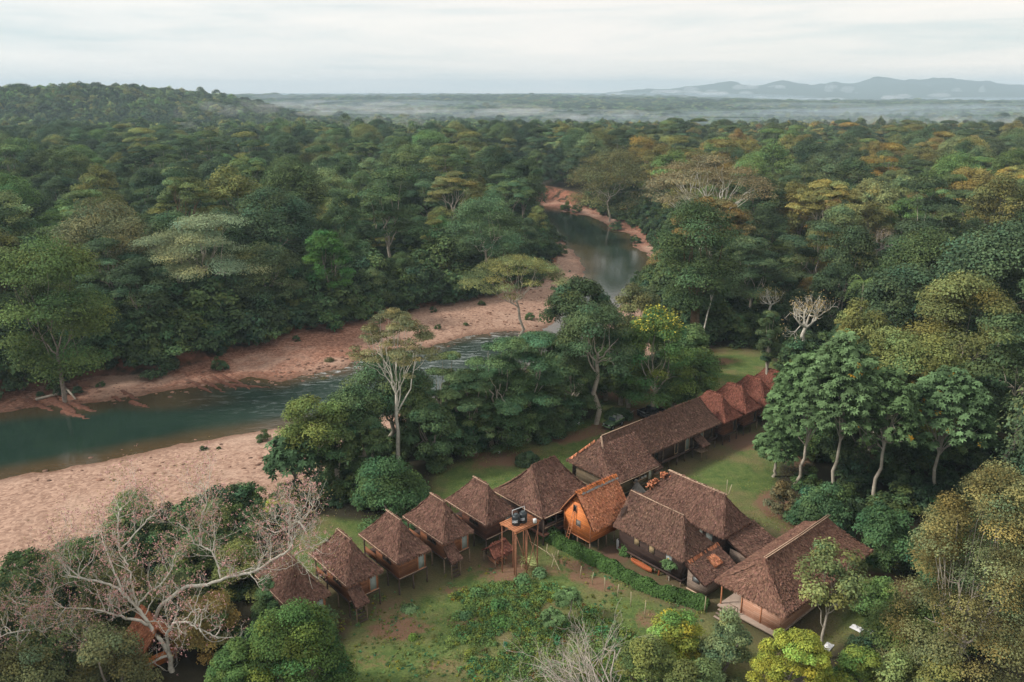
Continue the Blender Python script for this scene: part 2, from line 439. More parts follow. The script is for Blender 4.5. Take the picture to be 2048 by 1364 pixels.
DIRT_SPOTS = [(790, 1255, 75, 32, .9), (1195, 1165, 75, 16, .8, -.6), (1010, 1128, 70, 34, 1.0), (1150, 1130, 60, 14, .8, -.5), (1000, 920, 95, 22, .75, .5), (1190, 862, 110, 16, .95, .6), (1290, 825, 60, 22, 1.0),
              (1560, 1015, 55, 40, .85), (1600, 1070, 60, 36, .8), (1440, 722, 50, 16, .8), (1500, 880, 70, 30, .8), (1580, 900, 50, 50, .8), (1780, 1180, 80, 45, .95), (1300, 1240, 40, 22, .6), (1460, 1240, 35, 12, .7),
              (1230, 1110, 40, 20, .9), (900, 1180, 25, 10, .6), (880, 1330, 90, 24, .5), (1270, 1155, 60, 18, .5), (750, 1320, 80, 20, .4), (640, 1160, 40, 40, .4), (930, 1240, 40, 18, .5), (1330, 770, 80, 40, .95), (1100, 1140, 40, 18, .55),
              (960, 910, 60, 14, .7), (1240, 790, 60, 24, .9)]

def ground_material():
    m, nt, out = mat('ground'); p = geopos(nt)
    A = nd(nt, 'ShaderNodeAttribute', attribute_name='maskA'); B = nd(nt, 'ShaderNodeAttribute', attribute_name='maskB'); C = nd(nt, 'ShaderNodeAttribute', attribute_name='maskC')
    sa = nd(nt, 'ShaderNodeSeparateColor'); sb = nd(nt, 'ShaderNodeSeparateColor'); sc_ = nd(nt, 'ShaderNodeSeparateColor')
    lk(nt, A.outputs[0], sa.inputs[0]); lk(nt, B.outputs[0], sb.inputs[0]); lk(nt, C.outputs[0], sc_.inputs[0])
    n_big = noise(nt, .12, 4, .6, p); n_mid = noise(nt, .8, 5, .65, p); n_fine = noise(nt, 5., 4, .7, p)
    floor = mix(nt, n_mid, (.022, .024, .014), (.06, .048, .03))
    farf = mix(nt, ramp(nt, noise(nt, .03, 5, .7, p), [(.3, 0.), (.7, 1.)]), (.028, .046, .030), (.075, .10, .055))
    col = mix(nt, sc_.outputs[1], floor, farf)
    # lawn
    gcol = mix(nt, ramp(nt, n_mid, [(.3, 0.), (.7, 1.)]), (.058, .104, .030), (.136, .172, .053))
    gcol = mix(nt, ramp(nt, n_big, [(.46, 0.), (.64, .66)]), gcol, (.200, .142, .078))
    gcol = mix(nt, .75, gcol, ramp(nt, n_fine, [(.28, .35), (.72, 1.5)]), 'MULTIPLY')
    col = mix(nt, sa.outputs[0], col, gcol)
    # bare earth, broken up by noise
    dcol = mix(nt, n_fine, (.105, .060, .040), (.27, .155, .10))
    dm = math_(nt, 'ADD', sa.outputs[1], math_(nt, 'MULTIPLY', math_(nt, 'SUBTRACT', noise(nt, 1.6, 6, .75, p), .5), 1.7))
    dm = ramp(nt, dm, [(.30, 0.), (.72, .95)])
    dm = math_(nt, 'MULTIPLY', dm, ramp(nt, sa.outputs[1], [(0., 0.), (.1, 1.)]))
    col = mix(nt, dm, col, dcol)
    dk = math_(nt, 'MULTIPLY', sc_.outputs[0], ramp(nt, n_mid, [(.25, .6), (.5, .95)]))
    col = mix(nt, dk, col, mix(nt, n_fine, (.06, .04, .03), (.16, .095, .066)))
    # red river bank
    bcol = mix(nt, ramp(nt, n_mid, [(.3, 0.), (.7, 1.)]), (.16, .065, .042), (.34, .155, .10))
    bm = math_(nt, 'MULTIPLY', sb.outputs[0], ramp(nt, noise(nt, .22, 4, .6, p), [(.36, 0.), (.54, 1.)]))
    col = mix(nt, bm, col, bcol)
    # stones of the bars
    vo = nd(nt, 'ShaderNodeTexVoronoi'); vo.inputs['Scale'].default_value = 2.2; lk(nt, p, vo.inputs['Vector'])
    vc = nd(nt, 'ShaderNodeSeparateColor'); lk(nt, vo.outputs['Color'], vc.inputs[0])
    pale = mix(nt, vc.outputs[0], (.27, .165, .12), (.49, .325, .245))
    redd = mix(nt, vc.outputs[0], (.15, .058, .037), (.37, .185, .125))
    st = mix(nt, math_(nt, 'MULTIPLY', sb.outputs[1], .85), pale, redd)
    st = mix(nt, ramp(nt, noise(nt, .055, 5, .6, p), [(.5, 0.), (.64, .55)]), st, (.53, .385, .30))          # sandy swathes
    st = mix(nt, .55, st, ramp(nt, noise(nt, 2.6, 5, .8, p), [(.3, .42), (.68, 1.2)]), 'MULTIPLY')
    st = mix(nt, math_(nt, 'MULTIPLY', sb.outputs[2], .6), st, (.12, .065, .042))
    gm = math_(nt, 'ADD', sa.outputs[2], math_(nt, 'MULTIPLY', math_(nt, 'SUBTRACT', n_mid, .5), .7))
    gm = ramp(nt, gm, [(.4, 0.), (.6, 1.)])
    col = mix(nt, gm, col, st)
    h = math_(nt, 'ADD', math_(nt, 'MULTIPLY', n_fine, .5), n_mid)
    bsdf(nt, out, col, .95, .12, bump(nt, h, .4, .08))
    return m
M_GROUND = ground_material()
build_ground()

# ------------------------------------------------------------------ the river
def build_river():
    lo = WATER.min(0) - 6; hi = WATER.max(0) + 6
    xs = np.arange(lo[0], hi[0], 1.6); ys = np.concatenate([np.arange(lo[1], 330, 1.6), np.arange(330, hi[1], 3.)])
    X, Y = np.meshgrid(xs, ys, indexing='ij'); P = np.stack([X.ravel(), Y.ravel()], 1)
    d = sdist(P, WATER)
    I = np.arange(len(P)).reshape(X.shape)
    Q = np.stack([I[:-1, :-1], I[1:, :-1], I[1:, 1:], I[:-1, 1:]], -1).reshape(-1, 4)
    keep = (d[Q].min(1) < 4.5); Q = Q[keep]
    used, inv = np.unique(Q, return_inverse=True)
    me = mk('river', np.column_stack([P[used], np.full(len(used), WZ)]), inv.reshape(-1, 4), [M_WATER])
    p = P[used]; dd = np.clip(-d[used], 0, 30)
    rap = np.zeros(len(p))
    for u, v, rx, ry, k in ((560, 800, 26, 12, .42), (500, 820, 20, 10, .25), (700, 742, 15, 8, 1.), (640, 762, 12, 7, .6), (860, 712, 22, 12, .75), (960, 672, 15, 8, .9), (1120, 620, 8, 14, 1.), (1075, 404, 8, 6, .6), (780, 730, 14, 12, .9)):
        c = at_z(u, v, WZ); rap = np.maximum(rap, k * (1 - sstep(np.hypot((p[:, 0] - c[0]) / rx, (p[:, 1] - c[1]) / ry), .35, 1.3)))
    shal = 1 - sstep(dd + 5 * (fbm(p[:, 0], p[:, 1], .09, 3) - .45), .3, 7.)
    cpool = at_z(575, 742, WZ); shal = np.maximum(shal, .95 * (1 - sstep(np.hypot((p[:, 0] - cpool[0]) / 13, (p[:, 1] - cpool[1]) / 7), .5, 1.2)))
    cs = at_z(330, 800, WZ); shal = np.maximum(shal, .8 * (1 - sstep(np.hypot((p[:, 0] - cs[0]) / 14, (p[:, 1] - cs[1]) / 6), .3, 1.2)))
    sd = at_z(1185, 512, WZ); shal = np.maximum(shal, .8 * (1 - sstep(np.hypot((p[:, 0] - sd[0] + 4) / 9, (p[:, 1] - sd[1]) / 34), .3, 1.2)))
    at = me.attributes.new('wmask', 'FLOAT_COLOR', 'POINT'); t = np.ones((len(p), 4), np.float32); t[:, 0] = rap; t[:, 1] = shal; t[:, 2] = sstep(p[:, 1], 200, 260)
    at.data.foreach_set('color', t.ravel())
    tag(obj('river', me), 'green river bending between pink gravel bars', kind='structure')
def water_material():
    m, nt, out = mat('river_water'); p = geopos(nt)
    A = nd(nt, 'ShaderNodeAttribute', attribute_name='wmask'); s = nd(nt, 'ShaderNodeSeparateColor'); lk(nt, A.outputs[0], s.inputs[0])
    mp = nd(nt, 'ShaderNodeMapping'); mp.inputs['Rotation'].default_value = (0, 0, R(-35)); mp.inputs['Scale'].default_value = (.35, 1.0, 1); lk(nt, p, mp.inputs['Vector'])
    n1 = noise(nt, .9, 4, .6, mp.outputs[0]); n2 = noise(nt, .12, 3, .5, p); n3 = noise(nt, 1.1, 5, .7, mp.outputs[0], .6)
    deep = mix(nt, n2, (.011, .027, .020), (.021, .042, .031))
    c = mix(nt, math_(nt, 'MULTIPLY', s.outputs[1], .9), deep, mix(nt, n1, (.055, .040, .020), (.11, .070, .036)))
    foam = math_(nt, 'MULTIPLY', math_(nt, 'POWER', s.outputs[0], 2.2), ramp(nt, n3, [(.52, 0.), (.70, 1.)]))
    c = mix(nt, foam, c, (.60, .64, .65))
    h = math_(nt, 'MULTIPLY', n1, math_(nt, 'ADD', .22, math_(nt, 'MULTIPLY', s.outputs[0], 2.2)))
    b = bsdf(nt, out, c, .1, .5, bump(nt, h, .5, .22))
    rg = math_(nt, 'ADD', .07, math_(nt, 'ADD', math_(nt, 'MULTIPLY', s.outputs[0], .22), math_(nt, 'MULTIPLY', foam, .5)))
    lk(nt, rg, b.inputs['Roughness'])
    return m
M_WATER = water_material()
build_river()

# ------------------------------------------------------------------ trees
def unit(v): return v / (np.linalg.norm(v, axis=-1, keepdims=True) + 1e-9)
def clump_leaves(mb, r, C, RD, n_total, leaf, flat=.72, low=-.35, var=.22, droop=0., hue=.10):
    C = np.asarray(C); RD = np.asarray(RD, float)
    w = RD ** 2; cnt = np.maximum(6, (n_total * w / w.sum())).astype(int)
    ct = 1 + var * r.normal(size=len(C)); ch = hue * r.normal(size=len(C))
    idx = np.repeat(np.arange(len(C)), cnt); n = len(idx)
    D = unit(r.normal(size=(n, 3))); D[:, 2] = np.where(D[:, 2] < low, -D[:, 2] * .6, D[:, 2])
    rad = RD[idx] * (.35 + .80 * r.random(n) ** .62)
    Pn = C[idx] + D * rad[:, None] * np.array([1, 1, flat])
    N = D + np.array([0, 0, .75]) + .42 * r.normal(size=(n, 3))
    s = leaf * (.65 + .7 * r.random(n))
    tv = np.clip(ct[idx] * (1 + .16 * r.normal(size=n)), .45, 1.8); hh = ch[idx] + .05 * r.normal(size=n)
    tint = np.stack([tv * (1 + hh), tv, tv * (1 - .8 * hh)], 1)
    mb.cards(Pn, N, s * 1.25, s * .85, tint, r, bend=droop)

def star_leaves(mb, r, C, N, size, tint, blades=7):
    """big lobed leaves: each a fan of blades round its stalk"""
    n = len(C); N = unit(N); T = unit(np.cross(N, r.normal(size=(n, 3)))); B = np.cross(N, T)
    for k in range(blades):
        a = 2 * PI * k / blades
        D = T * math.cos(a) + B * math.sin(a) - N * .28
        D = unit(D)
        mb.cards(C + D * size[:, None] * .5, N + .15 * r.normal(size=(n, 3)), size, size * .42, tint, r, T=D, bend=.1)

def wiggle(r, a, b, n, amp):
    t = np.linspace(0, 1, n)[:, None]; P = a + (b - a) * t
    P[1:-1] += r.normal(size=(n - 2, 3)) * amp
    return P

def gen_tree(seed, Ht, Rd, style='dome', leaf=.5, n=9000, c0=.5, clumps=42, tr=.35, hue=.10, var=.22, lean=0.0, limbs=16, cr=1.0):
    """(trunk MB, crown MB) of a tree with its foot at the origin"""
    r = np.random.default_rng(seed); T = MB(); Cn = MB()
    zb = Ht * c0; top = np.array([r.normal() * .4 + lean * Ht, r.normal() * .4, 0])
    C = []; RD = []
    if style == 'dome':
        for i in range(clumps):
            q = math.sqrt(r.random()) * .96; a = r.random() * 2 * PI
            zz = zb + (Ht - zb) * math.sqrt(1 - q * q) * (.86 + .14 * r.random()) - (Ht - zb) * .1
            rd = Rd * (.20 + .14 * r.random())
            C.append((q * Rd * .86 * math.cos(a), q * Rd * .86 * math.sin(a), zz - rd * .4)); RD.append(rd)
        for i in range(clumps // 3):
            a = r.random() * 2 * PI; rd = Rd * (.18 + .14 * r.random()); q = .55 + .3 * r.random()
            C.append((q * Rd * math.cos(a), q * Rd * math.sin(a), zb + (Ht - zb) * (.28 * r.random() - .12))); RD.append(rd)
    elif style == 'tall':
        for i in range(clumps):
            d = unit(r.normal(size=3)); rd = Rd * (.26 + .18 * r.random()); k = .55 + .3 * r.random()
            C.append((d[0] * Rd * k, d[1] * Rd * k, (zb + Ht) / 2 + d[2] * (Ht - zb) / 2 * .82)); RD.append(rd)
    elif style == 'flat':
        for i in range(clumps):
            q = math.sqrt(r.random()); a = r.random() * 2 * PI; rd = Rd * (.15 + .10 * r.random())
            C.append((q * Rd * .88 * math.cos(a), q * Rd * .88 * math.sin(a), Ht - rd * .6 - (Ht - zb) * q * q * (.55 + .3 * r.random()))); RD.append(rd)
    elif style == 'layer':
        for i in range(clumps):
            k = i % 4; q = math.sqrt(r.random()); a = r.random() * 2 * PI; rk = Rd * (1.0, .95, .8, .5)[k]; rd = Rd * (.17 + .12 * r.random())
            off = np.array([math.cos(k * 2.1), math.sin(k * 2.1)]) * Rd * .22
            C.append((off[0] + q * rk * .8 * math.cos(a), off[1] + q * rk * .8 * math.sin(a), zb + (Ht - zb) * (.12 + .26 * k) - q * q * Rd * .12)); RD.append(rd)
    elif style == 'bush':
        for i in range(clumps):
            q = math.sqrt(r.random()); a = r.random() * 2 * PI; rd = Rd * (.22 + .16 * r.random()); zz = Ht * math.sqrt(max(0, 1 - q * q * .98)) * (.55 + .45 * r.random())
            C.append((q * Rd * .82 * math.cos(a), q * Rd * .82 * math.sin(a), max(zz - rd * .5, rd * .5))); RD.append(rd)
    C = np.array(C); RD = np.array(RD) * cr
    lz = C[:, 2] / Ht
    C[:, 0] += top[0] * lz; C[:, 1] += top[1] * lz
    flat = {'flat': .5, 'layer': .45}.get(style, .75)
    clump_leaves(Cn, r, C, RD, n, leaf, flat=flat, var=var, hue=hue, low=-.35 if style != 'flat' else -.1)
    # trunk and limbs
    if style != 'bush':
        fk = max(zb * .92, Ht * .3) if style != 'flat' else Ht * c0 * .8
        P = wiggle(r, np.zeros(3), np.array([top[0] * fk / Ht, top[1] * fk / Ht, fk]), 5, Rd * .035)
        P[0, 2] = -.6
        T.tube(P, np.linspace(tr * 1.25, tr * .8, 5), 8, cap=False)
        npri = 5 + int(limbs > 18) * 2; ang = np.arctan2(C[:, 1] - P[-1][1], C[:, 0] - P[-1][0]); sec = ((ang + PI) / (2 * PI) * npri + r.random()).astype(int) % npri
        for g in range(npri):
            G = C[sec == g]; GR = RD[sec == g]
            if len(G) == 0: continue
            a = P[-1] if r.random() < .6 else P[-2]
            m = a + (G.mean(0) - a) * (.55 + .15 * r.random()) - np.array([0, 0, Rd * .06]); bend = (a + m) / 2 + np.array([0, 0, -.04 * Rd]) + r.normal(size=3) * Rd * .06
            t = np.linspace(0, 1, 6)[:, None]; q = a * (1 - t) ** 2 + 2 * bend * t * (1 - t) + m * t * t; q[1:-1] += r.normal(size=(4, 3)) * Rd * .02
            T.tube(q, np.linspace(tr * .46, tr * .22, 6), 6, cap=False)
            for k in r.permutation(len(G))[:max(2, limbs // npri)]:
                a2 = q[r.integers(3, 6)]; b2 = G[k]; bend = (a2 + b2) / 2 + r.normal(size=3) * Rd * .07
                q2 = a2 * (1 - t) ** 2 + 2 * bend * t * (1 - t) + b2 * t * t; q2[1:-1] += r.normal(size=(4, 3)) * Rd * .02
                T.tube(q2, np.linspace(tr * .20, tr * .05, 6), 5, cap=False)
    else:
        for k in range(5):
            b = C[r.integers(len(C))]
            T.tube(wiggle(r, np.array([0, 0, -.3]), b, 4, .1), np.linspace(tr * .5, tr * .15, 4), 5, cap=False)
    return T, Cn

def gen_palmate(seed, Ht, Rd, leaf=1.0, n_ros=70, tr=.22, c0=.4, per=8):
    """slender pale limbs carrying rosettes of big lobed leaves"""
    r = np.random.default_rng(seed); T = MB(); Cn = MB(); zb = Ht * c0; K = []
    for i in range(n_ros):
        q = math.sqrt(r.random()); a = r.random() * 2 * PI
        zz = zb + (Ht - zb) * math.sqrt(max(0, 1 - q * q * .95)) * (.62 + .38 * r.random())
        K.append((q * Rd * .93 * math.cos(a), q * Rd * .93 * math.sin(a), zz))
    K = np.array(K); fk = zb * .8
    P = wiggle(r, np.array([0, 0, -.6]), np.array([r.normal() * .3, r.normal() * .3, fk]), 6, Rd * .04)
    T.tube(P, np.linspace(tr * 1.2, tr * .8, 6), 8, cap=False)
    ax = P[-1]; tp = ax + np.array([0, 0, (Ht - fk) * .8]); T.tube(wiggle(r, ax, tp, 5, Rd * .05), np.linspace(tr * .75, tr * .2, 5), 6, cap=False)
    for k in K[r.permutation(len(K))[:34]]:
        a = ax + (tp - ax) * r.random() * .75; mid = (a + k) / 2; mid[2] -= Rd * .1
        t = np.linspace(0, 1, 5)[:, None]; T.tube(a * (1 - t) ** 2 + 2 * mid * t * (1 - t) + k * t * t, np.linspace(tr * .35, tr * .12, 5), 5, cap=False)
    idx = np.repeat(np.arange(len(K)), per); m = len(idx)
    d = unit(r.normal(size=(m, 3)) * np.array([1, 1, .45]) + np.array([0, 0, .25]))
    Cc = K[idx] + d * (leaf * (.55 + .9 * r.random(m)))[:, None]
    tv = 1 + .2 * r.normal(size=len(K)); tv = np.clip(tv[idx] * (1 + .15 * r.normal(size=m)), .5, 1.7)
    tint = np.stack([tv, tv, tv], 1)
    old = r.random(m) < .006; tint[old] = np.array([5.5, 1.9, .5])           # withered orange and yellow leaves
    star_leaves(Cn, r, Cc, d * .55 + np.array([0, 0, .8]) + .25 * r.normal(size=(m, 3)), leaf * (.6 + .5 * r.random(m)), tint)
    return T, Cn

def gen_palm(seed, Ht, L=3.4, n=16):
    r = np.random.default_rng(seed); T = MB(); Cn = MB()
    P = wiggle(r, np.array([0, 0, -.5]), np.array([r.normal() * .5, r.normal() * .5, Ht]), 6, .12); T.tube(P, np.linspace(.2, .13, 6), 7)
    for i in range(n):
        a = i * 2.4; up = .2 + .9 * r.random(); t = np.linspace(0, 1, 9); D = np.array([math.cos(a), math.sin(a)])
        x = L * t * (.9 - .25 * t); z = L * (up * t - 1.15 * t * t)
        Q = np.column_stack([D[0] * x, D[1] * x, z]) + P[-1]
        Cn.tube(Q, np.linspace(.05, .015, 9), 3, tint=(1.3, 1.2, .8), cap=False)
        side = np.array([-D[1], D[0], 0])
        for k in range(1, 9):
            for s in (-1, 1):
                m = 3; c = Q[k] + (Q[k] - Q[k - 1]) * r.random((m, 1)); dr = unit(side * s + np.array([D[0] * .5, D[1] * .5, -.55]) + .15 * r.normal(size=(m, 3)))
                ln = L * .30 * (1.1 - .6 * t[k]); tv = .8 + .5 * r.random((m, 1))
                Cn.cards(c + dr * ln / 2, np.array([[0, 0, 1.]]) + .3 * r.normal(size=(m, 3)), ln, .13, np.repeat(tv, 3, 1), r, T=dr)
    return T, Cn

def grow(T, tips, r, P, D, ln, rad, depth, spread=.6, up=.12, split=(2, 3), taper=.62, wig=.14, seg=4):
    """a limb that forks into finer and finer branches"""
    pts = [P]; d = D
    for i in range(seg):
        d = unit(d + r.normal(size=3) * wig + np.array([0, 0, up * .5])); pts.append(pts[-1] + d * ln / seg)
    T.tube(pts, np.linspace(rad, rad * taper, seg + 1), 6 if rad > .06 else 4, cap=False)
    if depth == 0: tips.append(pts[-1]); tips.append(pts[-2]); return
    for k in range(r.integers(split[0], split[1] + 1)):
        j = seg if k == 0 else r.integers(max(1, seg // 2), seg + 1)
        nd_ = unit(d + r.normal(size=3) * spread + np.array([0, 0, up]))
        grow(T, tips, r, pts[j], nd_, ln * (.62 + .25 * r.random()), rad * taper * (.95 if k == 0 else .75), depth - 1, spread, up, split, taper, wig, seg)

def gen_bare(seed, Ht, Rd, tr=.3, depth=5, leafy=0, leaf=.3, spread=.65, fork=.4):
    r = np.random.default_rng(seed); T = MB(); Cn = MB(); tips = []
    P = wiggle(r, np.array([0, 0, -.5]), np.array([r.normal() * .5, r.normal() * .5, Ht * fork]), 5, Rd * .05); T.tube(P, np.linspace(tr * 1.2, tr * .8, 5), 8, cap=False)
    for k in range(6):
        a = k * 2 * PI / 6 + r.normal() * .3; sl = .3 + .9 * r.random()
        D = unit(np.array([math.cos(a), math.sin(a), sl])); grow(T, tips, r, P[-1], D, Rd * .42, tr * .55, depth, spread=spread, up=.14)
    tips = np.array(tips)
    if leafy:
        k = r.integers(len(tips), size=leafy); C = tips[k] + r.normal(size=(leafy, 3)) * .5; tv = .7 + .6 * r.random((leafy, 1))
        Cn.cards(C, r.normal(size=(leafy, 3)) + np.array([0, 0, .6]), leaf, leaf * .6, np.repeat(tv, 3, 1), r)
    return T, Cn

# palette (real leaf colours)
G_DARK = (.030, .052, .032); G_DEEP = (.038, .066, .036); G_MID = (.054, .084, .040); G_OLIVE = (.086, .100, .042); G_PALE = (.120, .150, .085)
G_BRIGHT = (.052, .120, .038); G_TEAL = (.068, .115, .066); G_TAN = (.165, .130, .070); G_RUST = (.150, .098, .038); G_YEL = (.30, .31, .055); G_GREY = (.095, .105, .070)

def place_tree(name, label, cat, loc, T, Cn, bark_m, col, rz=0.0, group=None, sc=None):
    t = thing(name, label, cat, loc, rz, group)
    if T is not None and T.n: T.build('trunk', bark_m, t)
    if Cn is not None and Cn.n:
        c = Cn.build('crown', LEAF, t); c.color = (*col, 1)
    return t

SKIP = []                                # discs the random forest keeps clear of: x, y, r
def spot_tree(u, vt, vb, rp, gz0=0.0):
    b = at_z(u, vb, gz0); Y = b[1]; t = at_y(u, vt, Y); depth = Y * CP - (t[2] - H) * SP
    g = gz(t[0], Y); return np.array((t[0], Y, g)), max(t[2] - g, 1.0), rp * depth / F
sd_ = [100]
def land(name, label, cat, u, vt, vb, rp, style, col, bk=None, gz0=0.0, group=None, skip=.85, **k):
    loc, Ht, Rd = spot_tree(u, vt, vb, rp, gz0); sd_[0] += 1
    if style == 'palmate': T, C = gen_palmate(sd_[0], Ht, Rd, **k)
    elif style == 'palm': T, C = gen_palm(sd_[0], Ht, **k)
    elif style == 'bare': T, C = gen_bare(sd_[0], Ht, Rd, **k)
    else:
        k.setdefault('leaf', .36 if loc[1] < 130 else .5); k.setdefault('n', 9000)
        q = .54 if loc[1] < 80 else .60; k['leaf'] *= q; k['n'] = int(k['n'] / q ** 1.9)
        T, C = gen_tree(sd_[0], Ht, Rd, style, **k)
    if skip: SKIP.append((loc[0], loc[1], Rd * skip))
    return place_tree(name, label, cat, loc, T, C, bk or BARK_GREY, col, group=group)

# --- trees between the gravel beach and the huts
BR = 'broadleaf_tree'
land(BR, 'rounded olive topped tree over thin white trunks at the edge of the pink gravel beach', 'tree', 628, 785, 985, 62, 'tall', (.072, .098, .036), BARK_PALE, c0=.42, n=7000)
land('palmate_tree', 'small tree with drooping dark palmate leaves reaching out over the pink beach', 'tree', 585, 868, 1000, 48, 'palmate', (.032, .062, .036), BARK_GREY, leaf=.95, n_ros=34)
land(BR, 'slim dark tree between the olive topped tree and the tall white trunk', 'tree', 700, 775, 950, 58, 'tall', G_DEEP, BARK_PALE, c0=.45, n=6500)
land(BR, 'dense dark tree right behind the tall white trunk', 'tree', 775, 712, 900, 86, 'tall', (.040, .068, .038), BARK_PALE, c0=.35, n=11000)
land('emergent_tree', 'tall emergent tree with a bare white trunk and thin pale crown above the riffle', 'tree', 785, 616, 948, 96, 'flat', (.096, .100, .060), BARK_WHITE, c0=.60, n=8000, leaf=.27, clumps=64, tr=.25, limbs=30, gz0=-.5, cr=.85)
land('round_bush', 'large dark green bush at the foot of the tall white trunk', 'bush', 772, 905, 1035, 84, 'bush', (.038, .076, .038), n=12000, leaf=.34)
land(BR, 'dark tree just to the right of the tall white trunk', 'tree', 858, 790, 935, 60, 'dome', G_DEEP, c0=.3, n=8000)
land(BR, 'feathery tiered tree leaning towards the riffle', 'tree', 915, 735, 900, 66, 'layer', (.048, .080, .044), BARK_PALE, n=8000, c0=.42, leaf=.3)
land(BR, 'tiered teal green tree in front of the grey river reach', 'tree', 985, 672, 895, 80, 'layer', (.048, .088, .050), BARK_PALE, n=10000, c0=.4, leaf=.32)
land(BR, 'tallest tiered tree below the pale umbrella tree', 'tree', 1060, 660, 880, 80, 'layer', (.042, .080, .046), BARK_PALE, n=10000, c0=.4, leaf=.32)
land(BR, 'shadowed tree behind the mown grass strip', 'tree', 1010, 785, 890, 72, 'dome', G_DEEP, c0=.2, n=8500)
land(BR, 'black green rounded tree beside the path to the parked jeep', 'tree', 1110, 740, 862, 66, 'dome', (.036, .060, .034), c0=.2, n=9000)
land(BR, 'low dark tree behind the clipped round shrub', 'tree', 925, 815, 905, 55, 'dome', (.034, .060, .034), c0=.15, n=7000)
land('crooked_tree', 'dark spreading tree on two crooked pale trunks next to the jeep', 'tree', 1200, 600, 848, 84, 'dome', (.040, .062, .034), BARK_PALE, c0=.56, n=11000, tr=.36, limbs=22)
land(BR, 'dense dark tree whose round top stands before the upper river', 'tree', 1158, 532, 770, 88, 'dome', (.032, .052, .030), c0=.3, n=11000, clumps=52, cr=.85)
land('flowering_tree', 'bright tree topped with yellow blossom near the jeep track', 'tree', 1318, 603, 832, 78, 'dome', (.050, .088, .032), BARK_PALE, c0=.3, n=12000, hue=.2)
def blossom_on(t, n, col, seed, q=.55):
    c = [o for o in t.children if o.name.startswith('crown')][0]; me = c.data; r = np.random.default_rng(seed)
    co_ = np.empty(len(me.vertices) * 3, np.float32); me.vertices.foreach_get('co', co_); co_ = co_.reshape(-1, 3)
    hi = co_[co_[:, 2] > np.quantile(co_[:, 2], q)]; k = r.integers(len(hi), size=n); mb = MB()
    mb.cards(hi[k] + np.array([0, 0, .15]), r.normal(size=(n, 3)) * .4 + np.array([0, 0, 1.]), .42, .26, np.repeat(.75 + .5 * r.random((n, 1)), 3, 1), r); o = mb.build('blossom', LEAF, t); o.color = (*col, 1)
blossom_on(bpy.data.objects['flowering_tree'], 1500, (.24, .22, .045), 5, .7)
land(BR, 'narrow green tree between the yellow blossoming tree and the upper river', 'tree', 1248, 660, 810, 46, 'tall', (.042, .078, .038), BARK_PALE, c0=.35, n=6000)
land(BR, 'young leafy tree at the start of the jeep track', 'tree', 1395, 700, 812, 52, 'tall', (.055, .092, .036), BARK_PALE, c0=.2, n=7000)
land(BR, 'tall olive tree on the bank beside the upper river mouth', 'tree', 1285, 560, 700, 48, 'tall', (.080, .090, .048), BARK_PALE, c0=.25, n=6500)
land('umbrella_tree', 'pale olive umbrella tree with a wide flat crown over the gravel', 'tree', 1034, 506, 662, 124, 'flat', (.092, .108, .052), BARK_PALE, gz0=-4.5, c0=.56, n=10000, leaf=.34, clumps=70, cr=.85, var=.26, tr=.3, limbs=24)
land('round_bush', 'clipped dark round shrub on the grass behind the hall roof', 'bush', 1055, 903, 926, 25, 'bush', (.026, .044, .028), n=3500, leaf=.24, skip=0)
land('round_bush', 'low dark thicket ringed by a dirt loop beside the jeep', 'bush', 1240, 815, 836, 30, 'bush', (.030, .052, .028), n=3500, leaf=.26, skip=0)

for u, vt, vb, rp, st, c, lb in (
        (668, 838, 975, 48, 'tall', (.046, .074, .036), 'short green tree beside the drooping palmate tree on the beach'), (735, 822, 965, 46, 'dome', (.040, .066, .036), 'low dark tree just left of the tall white trunk'),
        (828, 742, 905, 52, 'dome', (.050, .078, .040), 'mid green tree rising behind the bush of the tall white trunk'), (885, 842, 925, 50, 'bush', (.042, .070, .036), 'dense low tree at the left end of the grass strip'),
        (948, 752, 905, 56, 'layer', (.054, .086, .048), 'light tiered tree in the middle of the river belt'), (1030, 728, 880, 60, 'dome', (.044, .078, .042), 'full green tree under the tallest tiered tree'),
        (1085, 792, 870, 48, 'bush', (.036, .060, .034), 'dark low tree before the crooked pale trunks'), (1148, 690, 840, 58, 'dome', (.044, .072, .038), 'green tree filling the gap left of the crooked pale trunks'),
        (1262, 738, 815, 46, 'tall', (.050, .086, .036), 'young green tree right of the crooked pale trunks'), (1352, 752, 822, 44, 'tall', (.054, .090, .038), 'young green tree right of the yellow blossoms'),
        (1095, 655, 800, 60, 'dome', (.046, .076, .042), 'rounded tree between the tiered trees and the dense dark one'), (880, 700, 860, 54, 'layer', (.060, .092, .050), 'pale tiered tree standing nearest the grey riffle'),
        (1380, 640, 770, 52, 'dome', (.050, .082, .038), 'tree between the yellow blossoms and the far lawn'), (1215, 690, 800, 50, 'dome', (.038, .062, .034), 'shaded tree behind the crooked pale trunks')):
    land(BR, lb, 'tree', u, vt, vb, rp, st, c, BARK_PALE if st != 'bush' else BARK_GREY, c0=.28, n=8000)
